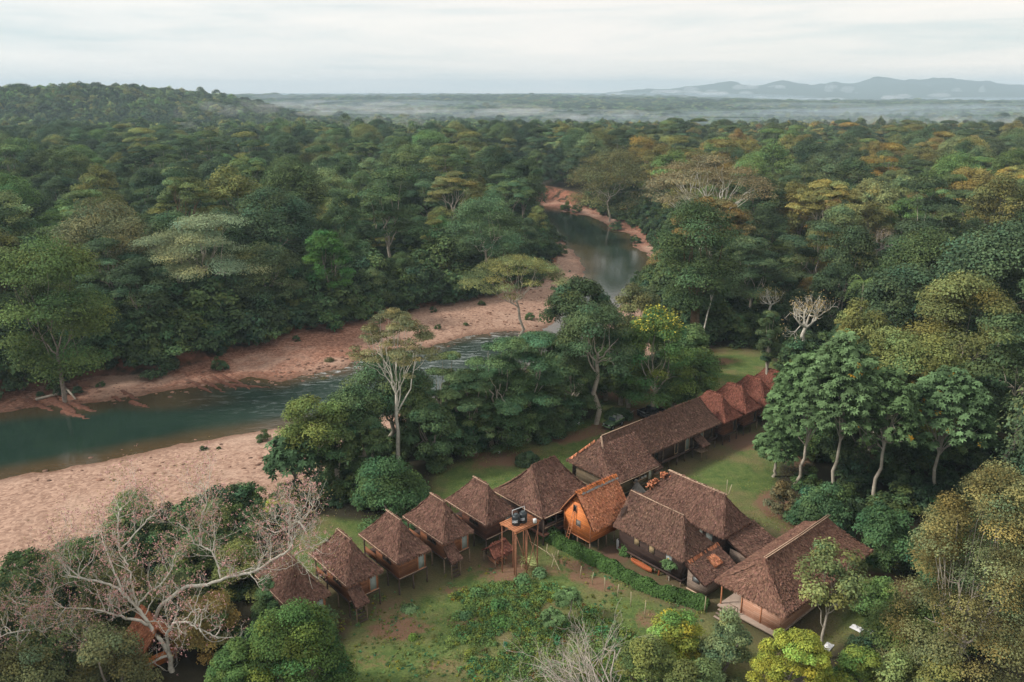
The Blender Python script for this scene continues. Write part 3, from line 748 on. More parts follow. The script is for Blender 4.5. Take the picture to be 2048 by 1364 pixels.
# --- across the clearing, right of the lodge
land('vine_clad_tree', 'huge dark tree smothered in creepers above the upper river', 'tree', 1408, 396, 690, 86, 'tall', (.034, .058, .030), BARK_VINE, c0=.22, n=17000, tr=1.0, leaf=.45, clumps=60)
land('spreading_tree', 'very broad half bare brownish tree with white limbs behind the creeper tree', 'tree', 1425, 303, 560, 138, 'flat', (.108, .096, .066), BARK_WHITE, c0=.6, n=9000, leaf=.45, clumps=70, tr=.62, limbs=56, skip=.5)
land('bare_tree', 'leafless white tree above the roof of the red huts', 'tree', 1622, 574, 730, 62, 'bare', (.2, .16, .09), BARK_WHITE, depth=4, leafy=500, tr=.42, fork=.5)
land('leaning_trunk_tree', 'thin white leaning trunk at the far edge of the lawn', 'tree', 1404, 556, 705, 20, 'tall', (.07, .09, .05), BARK_WHITE, c0=.78, n=900, clumps=14, tr=.15, lean=.22)
land('column_tree', 'slender creeper wrapped tree rising from the red huts', 'tree', 1550, 612, 818, 24, 'tall', (.036, .056, .032), BARK_PALE, c0=.42, n=6000, tr=.3, leaf=.3)
cg = 'big leaved cecropia trees by the clearing'
land('cecropia_tree', 'big leaved cecropia overhanging the lawn behind the red huts', 'tree', 1626, 705, 975, 80, 'palmate', (.058, .100, .052), BARK_PALE, leaf=.60, n_ros=330)
land('cecropia_tree', 'tallest big leaved cecropia with orange withered leaves', 'tree', 1700, 668, 1005, 88, 'palmate', (.060, .100, .055), BARK_PALE, leaf=.60, n_ros=360, c0=.42)
land('cecropia_tree', 'low cecropia drooping over the lawn corner', 'tree', 1562, 846, 955, 46, 'palmate', (.055, .096, .050), BARK_PALE, leaf=.56, n_ros=130, c0=.3)
land('cecropia_tree', 'cecropia with a straight bare trunk behind the wide brown roof', 'tree', 1785, 735, 1020, 70, 'palmate', (.048, .082, .042), BARK_PALE, leaf=.56, n_ros=190, c0=.5)
land('cecropia_tree', 'flat topped cecropia beside the tan foreground tree', 'tree', 1912, 738, 1010, 92, 'palmate', (.056, .098, .055), BARK_PALE, leaf=.62, n_ros=300, c0=.45)
land(BR, 'light olive domed tree behind the flat topped cecropia', 'tree', 1862, 640, 930, 106, 'dome', (.088, .104, .042), BARK_PALE, c0=.35, n=13000, leaf=.4)
land(BR, 'broad yellowish olive tree at the right edge below the palms', 'tree', 1940, 528, 830, 130, 'dome', (.082, .092, .040), BARK_PALE, c0=.35, n=15000, leaf=.45)
land(BR, 'tall thin leaved tree beside the tallest cecropia', 'tree', 1775, 650, 900, 56, 'tall', (.080, .100, .044), BARK_PALE, c0=.3, n=8000, leaf=.36)
land('round_bush', 'dark rounded bush at the near corner of the lawn behind the wide roof', 'bush', 1655, 965, 1066, 66, 'bush', (.034, .066, .036), n=9000, leaf=.36)
land('round_bush', 'dark leafy bush behind the gable of the wide brown roof', 'bush', 1785, 1008, 1125, 72, 'bush', (.036, .072, .036), n=9000, leaf=.36)
land('round_bush', 'small grey brown bush on the lawn edge before the dark rounded bush', 'bush', 1572, 960, 1030, 34, 'bush', (.075, .070, .045), n=3500, leaf=.3)
land('round_bush', 'dark bush between the wide brown roof and the tan tree', 'bush', 1880, 1040, 1170, 64, 'bush', (.034, .060, .032), n=7000, leaf=.36)
# --- foreground
land('tan_tree', 'big olive tan tree with pale limbs filling the lower right corner', 'tree', 2004, 868, 1395, 162, 'dome', (.084, .084, .042), BARK_PALE, c0=.05, n=34000, leaf=.24, clumps=130, tr=.22, limbs=60, hue=.13, var=.34, cr=.80)
land(BR, 'bushy green tree beside the nearest hut', 'tree', 575, 1182, 1440, 128, 'dome', (.038, .068, .023), BARK_GREY, c0=.12, n=26000, leaf=.26, clumps=110, hue=.16, var=.34, cr=.78, tr=.25)
land(BR, 'smaller green tree under the pink blossom', 'tree', 470, 1262, 1470, 84, 'dome', (.038, .066, .024), BARK_GREY, c0=.2, n=12000, leaf=.26, clumps=64, var=.3, cr=.7)
land('yellow_tree', 'bright yellow green tree in front of the wide brown roof', 'tree', 1598, 1230, 1420, 88, 'dome', (.150, .172, .036), BARK_GREY, c0=.15, n=14000, leaf=.24, clumps=70, hue=.12, var=.34, cr=.68)
land('thin_tree', 'spindly tree with big leaves standing against the wide brown roof', 'tree', 1668, 1075, 1318, 66, 'tall', (.080, .098, .046), BARK_PALE, c0=.4, n=1500, leaf=.40, clumps=26, tr=.14)
land('garden_shrub', 'shrub with yellow tips beside the fence posts', 'bush', 1362, 1212, 1320, 62, 'bush', (.135, .165, .040), n=7000, leaf=.28, hue=.3)
land('garden_shrub', 'dull green shrub in front of the yellow tipped one', 'bush', 1310, 1262, 1390, 66, 'bush', (.080, .105, .042), n=7500, leaf=.28)
land('garden_shrub', 'airy grey green sapling by the hut steps', 'bush', 1452, 1218, 1350, 52, 'bush', (.085, .115, .065), n=3600, leaf=.3)
land('garden_shrub', 'green shrub under the spindly tree', 'bush', 1765, 1150, 1235, 52, 'bush', (.060, .105, .042), n=5000, leaf=.28)
land('garden_shrub', 'leafy shrub below the tan tree', 'bush', 1835, 1180, 1330, 84, 'bush', (.068, .098, .040), n=9000, leaf=.28)
land('garden_shrub', 'dark shrub with yellow edge beside the yellow green tree', 'bush', 1725, 1295, 1420, 58, 'bush', (.070, .105, .030), n=7000, leaf=.28, hue=.2)
land('garden_shrub', 'olive shrub in the lower right thicket', 'bush', 1850, 1290, 1450, 96, 'bush', (.095, .110, .045), n=11000, leaf=.28)
land('garden_shrub', 'dark shrub at the bottom edge beside the dead twigs', 'bush', 1400, 1318, 1440, 70, 'bush', (.062, .085, .038), n=7000, leaf=.28)
land('round_bush', 'small bright yellow green bush on the beach behind the pink blossom', 'bush', 548, 986, 1040, 26, 'bush', (.130, .165, .030), n=4000, leaf=.26)
for i, (u, vt, vb, rp, c, lb) in enumerate([
        (40, 1125, 1215, 62, (.040, .066, .034), 'dark bush at the left edge of the pink blossom tree'), (120, 1085, 1180, 70, (.050, .072, .034), 'dull green bush among the pink blossom nearest the beach'),
        (255, 985, 1080, 62, (.052, .080, .038), 'green leafy bush behind the topmost pink twigs'), (210, 1110, 1240, 80, (.056, .066, .032), 'brownish bush inside the pink blossom tree'),
        (390, 1060, 1160, 62, (.048, .072, .034), 'bush under the long white limb'), (470, 1075, 1180, 60, (.075, .090, .036), 'yellowish bush beside the long white limb'),
        (540, 1150, 1240, 42, (.034, .060, .030), 'dark bush left of the lowest hut roof'), (90, 1215, 1370, 95, (.045, .062, .032), 'dark thicket at the lower left corner'),
        (200, 1250, 1420, 90, (.058, .062, .034), 'brown green thicket left of the orange shed'), (400, 1180, 1300, 66, (.095, .078, .034), 'rusty bush right of the orange shed'),
        (30, 1290, 1460, 90, (.050, .060, .034), 'thicket below the lower left white limb'), (320, 1130, 1250, 70, (.050, .062, .032), 'bush just behind the orange shed'), (420, 1000, 1075, 48, (.066, .088, .040), 'low bush on the beach edge by the curling white limb')]):
    land('thicket_bush', lb, 'bush', u, vt, vb, rp, 'bush', tuple(1.25 * q for q in c), n=6500, leaf=.27, skip=.6)
# --- far bank
land('pale_spreading_tree', 'pale grey green spreading tree standing out on the far river bank', 'tree', 392, 426, 640, 122, 'layer', (.118, .150, .104), BARK_PALE, c0=.5, n=14000, leaf=.42, clumps=64, tr=.5, limbs=34, skip=.8)
land(BR, 'greyish broad tree left of the pale spreading tree', 'tree', 205, 394, 628, 110, 'dome', (.078, .086, .052), BARK_PALE, c0=.5, n=12000, limbs=24)
land(BR, 'tall leafy green tree over the red bluff at the left edge', 'tree', 70, 470, 745, 112, 'tall', (.052, .080, .030), c0=.1, n=15000)
land(BR, 'bright green rounded tree in the dark far bank wall', 'tree', 648, 442, 612, 50, 'dome', (.036, .085, .026), c0=.4, n=7000)
land(BR, 'dark tree rising over the left end of the gravel bar', 'tree', 520, 480, 628, 84, 'dome', (.050, .072, .040), BARK_PALE, c0=.4, n=10000)
land(BR, 'teal tree with white forked trunk on the wooded point', 'tree', 970, 378, 560, 80, 'dome', (.056, .096, .056), BARK_PALE, c0=.45, n=10000)
land(BR, 'dense tree at the very tip of the wooded point', 'tree', 1030, 428, 498, 38, 'bush', (.046, .088, .040), n=8000, leaf=.5)
land(BR, 'olive parasol tree with spread limbs above the wooded point', 'tree', 905, 340, 500, 60, 'flat', (.100, .105, .050), BARK_PALE, c0=.6, n=6000, limbs=24)
land(BR, 'reddish stemmed tree with open branches behind the pale spreading tree', 'tree', 360, 345, 560, 70, 'flat', (.075, .100, .046), BARK_VINE, c0=.5, n=6000, limbs=30, tr=.5)
land(BR, 'brown domed tree on the bank above the upper river bend', 'tree', 1225, 276, 418, 92, 'dome', (.074, .078, .040), BARK_PALE, c0=.2, n=12000, leaf=.6)
land(BR, 'orange yellow tree crown beyond the upper river bend', 'tree', 1285, 260, 392, 46, 'dome', (.125, .100, .034), c0=.25, n=7000, leaf=.6)
land('palm_tree', 'drooping palm standing against the dark forest above the cecropias', 'palm', 1733, 566, 720, 26, 'palm', (.070, .110, .050), BARK_PALE, L=4.2)
land('palm_tree', 'palm at the right edge above the yellowish olive tree', 'palm', 2008, 520, 700, 26, 'palm', (.050, .080, .040), BARK_PALE, L=4.5)
land('palm_tree', 'shorter palm between the drooping palm and the light olive tree', 'palm', 1800, 640, 740, 24, 'palm', (.060, .100, .046), BARK_PALE, L=4.)
land('palm_tree', 'palm behind the flat topped cecropia', 'palm', 1915, 730, 860, 24, 'palm', (.060, .095, .046), BARK_PALE, L=4.)
land('palm_tree', 'feathery palm in the far bank forest above the gravel bar', 'palm', 438, 592, 655, 22, 'palm', (.060, .090, .050), BARK_PALE, L=4.)
land('bare_tree', 'grey leafless crown in the forest right of the creeper tree', 'tree', 1765, 415, 560, 48, 'bare', (.16, .13, .09), BARK_TWIG, depth=4, leafy=700, tr=.3)
land('bare_tree', 'pale leafless twigs near the right edge of the forest', 'tree', 1985, 455, 600, 50, 'bare', (.16, .13, .09), BARK_TWIG, depth=4, leafy=500, tr=.3)
land('bare_tree', 'white forked leafless trunk right of the leaning white trunk', 'tree', 1550, 500, 680, 34, 'bare', (.13, .12, .06), BARK_WHITE, depth=3, leafy=500, tr=.3)

# ------------------------------------------------------------------ the rainforest: the 300 trees that show largest are things, the rest one canopy
STRIP = poly([(500, 1060), (560, 870), (700, 780), (900, 700), (1150, 560), (1300, 560), (1340, 640), (1420, 700), (1290, 780), (1130, 860), (860, 960), (660, 1040)], 0)
VAR = []                                  # shared tree shapes: (style, height, radius, trunk mesh, crown mesh)
def make_variants():
    spec = [('dome', 22, 8.5, .36, 50), ('dome', 20, 7, .3, 40), ('dome', 25, 10, .40, 64), ('layer', 22, 8.5, .4, 52), ('flat', 22, 9.5, .66, 46), ('tall', 23, 5.5, .25, 40), ('tall', 19, 5, .15, 36), ('dome', 21, 8, .18, 56), ('dome', 23, 7.5, .42, 44), ('layer', 25, 9.5, .38, 66)]
    for i, (st, h, rd, c0, cl) in enumerate(spec):
        T, C = gen_tree(500 + i, h, rd, st, leaf=.32, n=int(210 * rd * rd * (1.7 if st == 'tall' else 1.2)) + 5000, c0=c0, clumps=cl, tr=.34, limbs=18 if st in ('flat', 'layer') else 8, var=.26)
        VAR.append((st, h, rd, T.mesh('trunk', BARK_PALE if i in (4, 9) else BARK_GREY), C.mesh('crown', LEAF)))
make_variants()

def sample_forest():
    r = np.random.default_rng(21); acc = []
    A = np.empty((0, 3)); pts = []
    SK = np.array(SKIP)
    for lo_y, hi_y, tries in ((58, 140, 2600), (140, 240, 5200), (240, 400, 9000), (400, 660, 15000)):
        y = lo_y + (hi_y - lo_y) * r.random(tries); x = (r.random(tries) * 2 - 1) * (y * .78 + 25)
        rad = np.clip(r.normal(8.0, 2.7, tries), 4.0, 14.)
        P = np.column_stack([x, y]); z, dw, db, cl, lo = ground_z(P, True)
        u, v, c = pix(x, y, z + 20)
        ok = (lo > 2.5 + rad * .30) & (cl > 1.5 + rad * .55) & ~inside(P, STRIP)
        ok &= ~((y < 84) & (u > -120) & (u < 2160))
        # nothing in front of the beach and the clearing that the photograph shows open
        ok &= ~((y < 125) & (u < 560) & (u > -200))
        ub, vb, _ = pix(x, y, z)
        ok &= ~((y > 170) & (x > -25) & (x < 95) & (lo < np.where((y > 215) & (x < 20), 5 + rad * .75, 5 + rad * .6)))
        ok &= ~((ub > 1440) & (ub < 1960) & (vb > 800) & (r.random(tries) < .75))
        for i in np.nonzero(ok)[0]:
            if len(SK) and (np.hypot(SK[:, 0] - x[i], SK[:, 1] - y[i]) < .9 * SK[:, 2] + .72 * rad[i]).any(): continue
            if len(pts):
                Q = np.array(pts[-3000:]) if len(pts) > 3000 else np.array(pts)
                if (np.hypot(Q[:, 0] - x[i], Q[:, 1] - y[i]) < .70 * (Q[:, 2] + rad[i])).any(): continue
            pts.append((x[i], y[i], rad[i], z[i], lo[i], dw[i], db[i], cl[i]))
    return np.array(pts)
FOREST = sample_forest()

def pick_colour(r, x, y, u):
    """(colour, word): teal greens left of the river, warmer olive and rust to the right"""
    warm = float(sstep(u, 900, 1500)) * (1 - float(sstep(y, 700, 1300))) * (.45 + .55 * float(sstep(y, 150, 330)))
    patch = fbm(np.array([x]), np.array([y]), .012, 3)[0]
    k = r.random() + (patch - .45) * 1.1
    if k < .30: c, w = G_DARK, 'dark green'
    elif k < .52: c, w = G_DEEP, 'deep green'
    elif k < .72: c, w = G_MID, 'mid green'
    elif k < .86: c, w = G_OLIVE, 'olive green'
    elif k < .93: c, w = (.085, .118, .062), 'grey green'
    else: c, w = (.058, .105, .042), 'fresh green'
    if r.random() < .20 * warm: c, w = [((.105, .105, .042), 'olive brown'), ((.105, .090, .044), 'rusty brown'), ((.120, .108, .042), 'golden brown'), ((.115, .115, .040), 'yellowish')][r.integers(4)]
    c = np.array(c) * (.72 + .62 * r.random()); c[0] *= 1 + .32 * warm * r.random()
    return tuple(c), w

SHAPE = {'dome': 'domed', 'layer': 'tiered', 'flat': 'flat crowned', 'tall': 'narrow'}
def region(x, y, lo, u, v):
    if u < 1050 and y < 420 and x < 12:
        if lo < 16: return 'along the far bank of the lower river'
        if y < 250: return 'just behind the far bank trees'
        return 'far left of the upper river'
    if y >= 240 and lo < 22 and x < 90: return 'over the red bank upriver'
    if u >= 1050 and y < 215: return 'close behind the lawn and cecropias'
    if u >= 1050 and y < 300: return 'in the middle of the right hand forest'
    return 'deep towards the horizon'

def build_forest():
    r = np.random.default_rng(5)
    x, y, rad, z, lo = FOREST[:, 0], FOREST[:, 1], FOREST[:, 2], FOREST[:, 3], FOREST[:, 4]
    u, v, c = pix(x, y, z + 19)
    size = rad / c * F
    inview = (u > -60) & (u < 2108) & (v < 1420)
    order = np.argsort(-np.where(inview, size, size * 0 - 1))
    chosen = set(order[:TREE_CAP].tolist()); rest = []; rows = []
    for i in range(len(FOREST)):
        st = None
        front = lo[i] < 14
        if front: k = r.choice([5, 6, 6, 7, 7, 1])
        elif rad[i] > 8.6: k = r.choice([2, 2, 0, 7, 9, 3, 4])
        else: k = r.choice([0, 1, 7, 8, 5, 1, 0, 3])
        st, h, rd, tm, cm = VAR[k]
        s = rad[i] / rd; sz = s * (.92 + .25 * r.random()) if st != 'tall' else max(s * .8, .85)
        if r.random() < .14 and not front: sz *= 1.22
        hz = h * sz
        if hz > 31: sz *= 31 / hz
        if front and u[i] < 1050 and y[i] < 210: sz *= .92
        if y[i] < 300 and lo[i] < 30 and x[i] > 0 and x[i] < 80 and y[i] > 170: sz *= .9
        col, w = pick_colour(r, x[i], y[i], u[i]); rz = r.random() * 6.283
        if i in chosen: rows.append((i, k, s, sz, col, w, rz, h * sz))
        else: rest.append((x[i], y[i], z[i], s, sz, k, rz, *col))
    # labels: colour, crown and place; the ones nothing tells apart share theirs with a group
    buckets = {}
    for row in rows:
        i, k, s, sz, col, w, rz, hh = row
        reg = region(x[i], y[i], lo[i], u[i], v[i])
        sw = ('broad ' if rad[i] > 9.2 else 'small ' if rad[i] < 6 else '') + SHAPE[VAR[k][0]]
        buckets.setdefault((w, sw, reg), []).append(row)
    for (w, sw, reg), L in buckets.items():
        L.sort(key=lambda q: x[q[0]] / y[q[0]])
        base = f'{w} {sw} tree {reg}'
        for j, (i, k, s, sz, col, w_, rz, hh) in enumerate(L):
            grp = None
            if len(L) == 1: lb = base
            elif j == 0: lb = 'leftmost ' + base
            elif j == len(L) - 1: lb = 'rightmost ' + base
            elif len(L) == 3: lb = 'middle ' + base
            else: lb = base + ', among its like'; grp = f'{w} {sw} trees {reg}'
            t = thing('rainforest_tree', lb, 'tree', (x[i], y[i], z[i]), rz, grp)
            t.scale = (s, s, sz)
            st, h, rd, tm, cm = VAR[k]
            obj('trunk', tm, t)
            o = obj('crown', cm, t); o.color = (*col, 1)
    return rest
TREE_CAP = 285
REST = build_forest()

def far_points():
    r = np.random.default_rng(9); out = []
    for lo_y, hi_y, st in ((640, 1150, 12.5), (1150, 2000, 19), (2000, 3100, 30), (3100, 4800, 46)):
        ys = np.arange(lo_y, hi_y, st)
        for yy in ys:
            xs = np.arange(-yy * .72 - 30, yy * .72 + 30, st)
            n = len(xs); out.append(np.column_stack([xs + (r.random(n) - .5) * st * .9, yy + (r.random(n) - .5) * st * .9, np.full(n, st)]))
    P = np.vstack(out); return P

def build_canopy(rest):
    r = np.random.default_rng(11)
    src = bpy.data.collections.new('canopy_shapes')
    idx_names = []
    for k, (st, h, rd, tm, cm) in enumerate(VAR):
        o = bpy.data.objects.new('crown_shape_%02d' % k, cm); o.color = (0, 0, 0, 1); src.objects.link(o)
    for j in range(5):
        st = ('dome', 'dome', 'tall', 'dome', 'dome')[j]
        T, C = gen_tree(900 + j, 21, 8.5, st, leaf=.85, n=2600, c0=(.15, .3, .1, .2, .38)[j], clumps=34, var=.30)
        o = bpy.data.objects.new('crown_shape_%02d' % (10 + j), C.mesh('crown', LEAF)); o.color = (0, 0, 0, 1); src.objects.link(o)
    for j in range(3):
        T, C = gen_tree(950 + j, 7, 4.5, 'bush', leaf=.40, n=3200, clumps=22, var=.28)
        o = bpy.data.objects.new('crown_shape_%02d' % (15 + j), C.mesh('crown', LEAF)); o.color = (0, 0, 0, 1); src.objects.link(o)
    rows = [list(q) for q in rest]
    FP = far_points(); fz = ground_z(FP[:, :2])
    fu, fv, _ = pix(FP[:, 0], FP[:, 1], fz + 20)
    for i in range(len(FP)):
        s = FP[i, 2] / 12.5 * (.62 + .55 * r.random()); zz = (.75 + .45 * r.random()) * (1 if FP[i, 2] < 15 else 1.1)
        if r.random() < .05: zz *= 1.25
        col, w = pick_colour(r, FP[i, 0], FP[i, 1], fu[i])
        rows.append([FP[i, 0], FP[i, 1], fz[i] - 1, s * .95, zz, 10 + r.integers(5), r.random() * 6.28, *col])
    write_cloud('forest_canopy', 'endless rainforest canopy running back to the hazy horizon', rows, src)
    # undergrowth: the low green mass under the trees and along the banks
    n = 24000; y = 60 + 340 * r.random(n) ** .75; xx = (r.random(n) * 2 - 1) * (y * .74 + 20)
    P = np.column_stack([xx, y]); z, dw, db, cl, lo = ground_z(P, True); u, v, c = pix(xx, y, z + 3)
    dens = np.where(lo < 12, 1., .42) * (r.random(n) < 1.1)
    ok = ((lo > .2 + 1.0 * r.random(n)) | ((lo > -9) & (dw > 4) & (y > 118) & (r.random(n) < .05))) & (cl > 2.0) & (r.random(n) < dens) & ~((y < 74) & (u > 620) & (u < 1700))
    strip = inside(P, STRIP)
    rows = []
    for i in np.nonzero(ok)[0]:
        s = .45 + .6 * r.random() ** 2
        if lo[i] < 16 and not strip[i] and y[i] > 120: s *= 1.1 + .7 * r.random()
        if strip[i]: s *= .85
        if lo[i] < .5: s *= .3
        if y[i] < 120: s *= .7
        if y[i] > 215 and lo[i] < 14 and xx[i] > -20: s *= .55
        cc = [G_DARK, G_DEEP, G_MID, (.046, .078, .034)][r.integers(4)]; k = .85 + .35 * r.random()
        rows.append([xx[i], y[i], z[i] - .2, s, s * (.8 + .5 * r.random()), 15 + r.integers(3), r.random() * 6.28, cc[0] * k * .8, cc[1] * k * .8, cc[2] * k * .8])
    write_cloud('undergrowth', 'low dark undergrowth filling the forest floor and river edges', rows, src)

def write_cloud(name, label, rows, src):
    A = np.array(rows, float); n = len(A)
    me = bpy.data.meshes.new(name); me.vertices.add(n); me.vertices.foreach_set('co', A[:, :3].astype(np.float32).ravel())
    def put(nm, ty, arr, key):
        a = me.attributes.new(nm, ty, 'POINT'); a.data.foreach_set(key, arr.ravel())
    put('tree_scale', 'FLOAT_VECTOR', np.column_stack([A[:, 3], A[:, 3], A[:, 4]]).astype(np.float32), 'vector')
    put('tree_rot', 'FLOAT_VECTOR', np.column_stack([A[:, 6] * 0, A[:, 6] * 0, A[:, 6]]).astype(np.float32), 'vector')
    put('tree_idx', 'INT', A[:, 5].astype(np.int32), 'value')
    put('tree_tint', 'FLOAT_COLOR', np.column_stack([A[:, 7:10], np.ones(n)]).astype(np.float32), 'color')
    me.update(); o = obj(name, me); o.color = (0, 0, 0, 1); tag(o, label, kind='stuff')
    ng = bpy.data.node_groups.new(name + '_scatter', 'GeometryNodeTree')
    ng.interface.new_socket('Geometry', in_out='INPUT', socket_type='NodeSocketGeometry'); ng.interface.new_socket('Geometry', in_out='OUTPUT', socket_type='NodeSocketGeometry')
    gi = ng.nodes.new('NodeGroupInput'); go = ng.nodes.new('NodeGroupOutput')
    ci = ng.nodes.new('GeometryNodeCollectionInfo'); ci.inputs['Collection'].default_value = src; ci.inputs['Separate Children'].default_value = True; ci.inputs['Reset Children'].default_value = True
    ip = ng.nodes.new('GeometryNodeInstanceOnPoints'); ip.inputs['Pick Instance'].default_value = True
    mp = ng.nodes.new('GeometryNodeMeshToPoints')
    def na(nm, ty):
        q = ng.nodes.new('GeometryNodeInputNamedAttribute'); q.data_type = ty; q.inputs['Name'].default_value = nm; return [s for s in q.outputs if s.enabled and s.name == 'Attribute'][0]
    L = ng.links
    L.new(gi.outputs[0], mp.inputs['Mesh']); L.new(mp.outputs[0], ip.inputs['Points']); L.new(ci.outputs[0], ip.inputs['Instance'])
    L.new(na('tree_idx', 'INT'), ip.inputs['Instance Index']); L.new(na('tree_rot', 'FLOAT_VECTOR'), ip.inputs['Rotation']); L.new(na('tree_scale', 'FLOAT_VECTOR'), ip.inputs['Scale'])
    L.new(ip.outputs[0], go.inputs[0])
    md = o.modifiers.new('scatter', 'NODES'); md.node_group = ng
build_canopy(REST)

# ------------------------------------------------------------------ the lodge
def thatch_panel(mb, e0, e1, r1, r0, r, sag=.12, lift=0.0, thick=.2, fringe=.22, dens=1.0):
    """a thatched slope between an eave e0-e1 and a ridge r0-r1 (r0 above e0): sagging sheet, underside, courses of leaf and a ragged fringe"""
    e0, e1, r0, r1 = (np.array(q, float) for q in (e0, e1, r0, r1))
    up = np.array([0, 0, 1.]); Lh = np.linalg.norm((r0 + r1) / 2 - (e0 + e1) / 2); W = np.linalg.norm(e1 - e0)
    N = np.cross(e1 - e0, (r0 + r1) / 2 - (e0 + e1) / 2); N /= np.linalg.norm(N)
    def S(s, t):
        s = np.asarray(s)[:, None]; t = np.asarray(t)[:, None]
        P = (e0 + (e1 - e0) * s) * (1 - t) + (r0 + (r1 - r0) * s) * t
        return P - N * (sag * 4 * t * (1 - t)) + N * lift
    ns, ntt = max(3, int(W / .5)), max(4, int(Lh / .4))
    s, t = np.meshgrid(np.linspace(0, 1, ns + 1), np.linspace(0, 1, ntt + 1), indexing='ij'); s = s.ravel(); t = t.ravel()
    P = S(s, t); P += N * ((fbm(P[:, 0] + 3.1 * P[:, 2], P[:, 1] + 1.7 * P[:, 2], .8, 3) - .45) * .13)[:, None]
    I = np.arange(len(P)).reshape(ns + 1, ntt + 1)
    Q = np.stack([I[:-1, :-1], I[1:, :-1], I[1:, 1:], I[:-1, 1:]], -1).reshape(-1, 4)
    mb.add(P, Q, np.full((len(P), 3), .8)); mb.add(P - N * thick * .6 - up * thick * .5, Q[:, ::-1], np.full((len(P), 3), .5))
    # courses of palm leaf
    rows = max(3, int(Lh / .17)); C = []; wl = []
    ec = (e1 - e0) / max(W, 1e-6)
    for k in range(rows + 1):
        tt = min(k / rows, .985); w = W * (1 - tt) + np.linalg.norm(r1 - r0) * tt; n = max(2, int(w / .105 * dens))
        ss = (np.arange(n) + r.random(n)) / n; C.append(np.column_stack([ss, np.clip(tt + .012 * r.normal(size=n), 0, .99)]))
    C = np.vstack(C); n = len(C); c = S(C[:, 0], C[:, 1])
    top = S(C[:, 0], np.clip(C[:, 1] + .42 / Lh, 0, 1)); D = unit(top - c)
    hw = (.045 + .06 * r.random(n))[:, None]; ln = (.22 + .22 * r.random(n))[:, None]; E_ = unit(ec + .12 * r.normal(size=(n, 3)))
    lo_ = (.05 + .08 * r.random(n))[:, None]
    V = np.stack([c - E_ * hw + N * lo_, c + E_ * hw + N * (lo_ + .03 * r.normal(size=(n, 1))), c + D * ln + E_ * hw * .8 + N * .03, c + D * ln - E_ * hw * .8 + N * .03], 1).reshape(-1, 3)
    tv = np.clip(1 + .24 * r.normal(size=n), .45, 1.8); tn = np.stack([tv, tv * (1 + .04 * r.normal(size=n)), tv], 1)
    mb.add(V, np.arange(4 * n).reshape(n, 4), np.repeat(tn, 4, 0))
    if fringe:
        n = max(4, int(W / .07)); ss = (np.arange(n) + r.random(n)) / n; c = S(ss, np.full(n, .01)) + N * .05
        out_ = np.array([N[0], N[1], 0]); out_ /= np.linalg.norm(out_) + 1e-9
        ln = (fringe * (.7 + .8 * r.random(n)))[:, None]; hw = .07
        dn = unit(-up * 1.0 + out_ * .35 + .15 * r.normal(size=(n, 3)))
        V = np.stack([c - ec * hw, c + ec * hw, c + ec * hw * .5 + dn * ln, c - ec * hw * .5 + dn * ln], 1).reshape(-1, 3)
        tv = np.clip(.95 + .25 * r.normal(size=n), .4, 1.6); mb.add(V, np.arange(4 * n).reshape(n, 4), np.repeat(np.stack([tv] * 3, 1), 4, 0))

def ridge_cap(mb, a, b, r, w=.32):
    a = np.array(a, float); b = np.array(b, float); L = np.linalg.norm(b - a); n = max(6, int(L / .05)); D = (b - a) / L; S = np.cross(D, [0, 0, 1.]); S /= np.linalg.norm(S) + 1e-9
    t = r.random(n)[:, None]; sg = np.where(r.random(n) < .5, -1, 1)[:, None]
    c = a + (b - a) * t + np.array([0, 0, .13]); dn = unit(S * sg - np.array([0, 0, .9]) + .12 * r.normal(size=(n, 3))); ln = (w * (.7 + .7 * r.random(n)))[:, None]
    V = np.stack([c - D * .09, c + D * .09, c + D * .06 + dn * ln, c - D * .06 + dn * ln], 1).reshape(-1, 3); tv = np.clip(1 + .25 * r.normal(size=n), .5, 1.7)
    mb.add(V, np.arange(4 * n).reshape(n, 4), np.repeat(np.stack([tv] * 3, 1), 4, 0))

def hip_roof(r, x0, x1, y0, y1, ze, zr, axis, a0, a1, sag=.14, skip=()):
    mb = MB(); k = {'sag': sag}
    c00, c10, c11, c01 = (x0, y0, ze), (x1, y0, ze), (x1, y1, ze), (x0, y1, ze)
    if axis == 'y':
        xm = (x0 + x1) / 2; R0, R1 = (xm, a0, zr), (xm, a1, zr)
        thatch_panel(mb, c01, c00, R0, R1, r, **k); thatch_panel(mb, c10, c11, R1, R0, r, **k)
        if 'y0' not in skip: thatch_panel(mb, c00, c10, R0, R0, r, **k)
        if 'y1' not in skip: thatch_panel(mb, c11, c01, R1, R1, r, **k)
    else:
        ym = (y0 + y1) / 2; R0, R1 = (a0, ym, zr), (a1, ym, zr)
        thatch_panel(mb, c00, c10, R1, R0, r, **k); thatch_panel(mb, c11, c01, R0, R1, r, **k)
        if 'x0' not in skip: thatch_panel(mb, c01, c00, R0, R0, r, **k)
        if 'x1' not in skip: thatch_panel(mb, c10, c11, R1, R1, r, **k)
    ridge_cap(mb, R0, R1, r)
    return mb

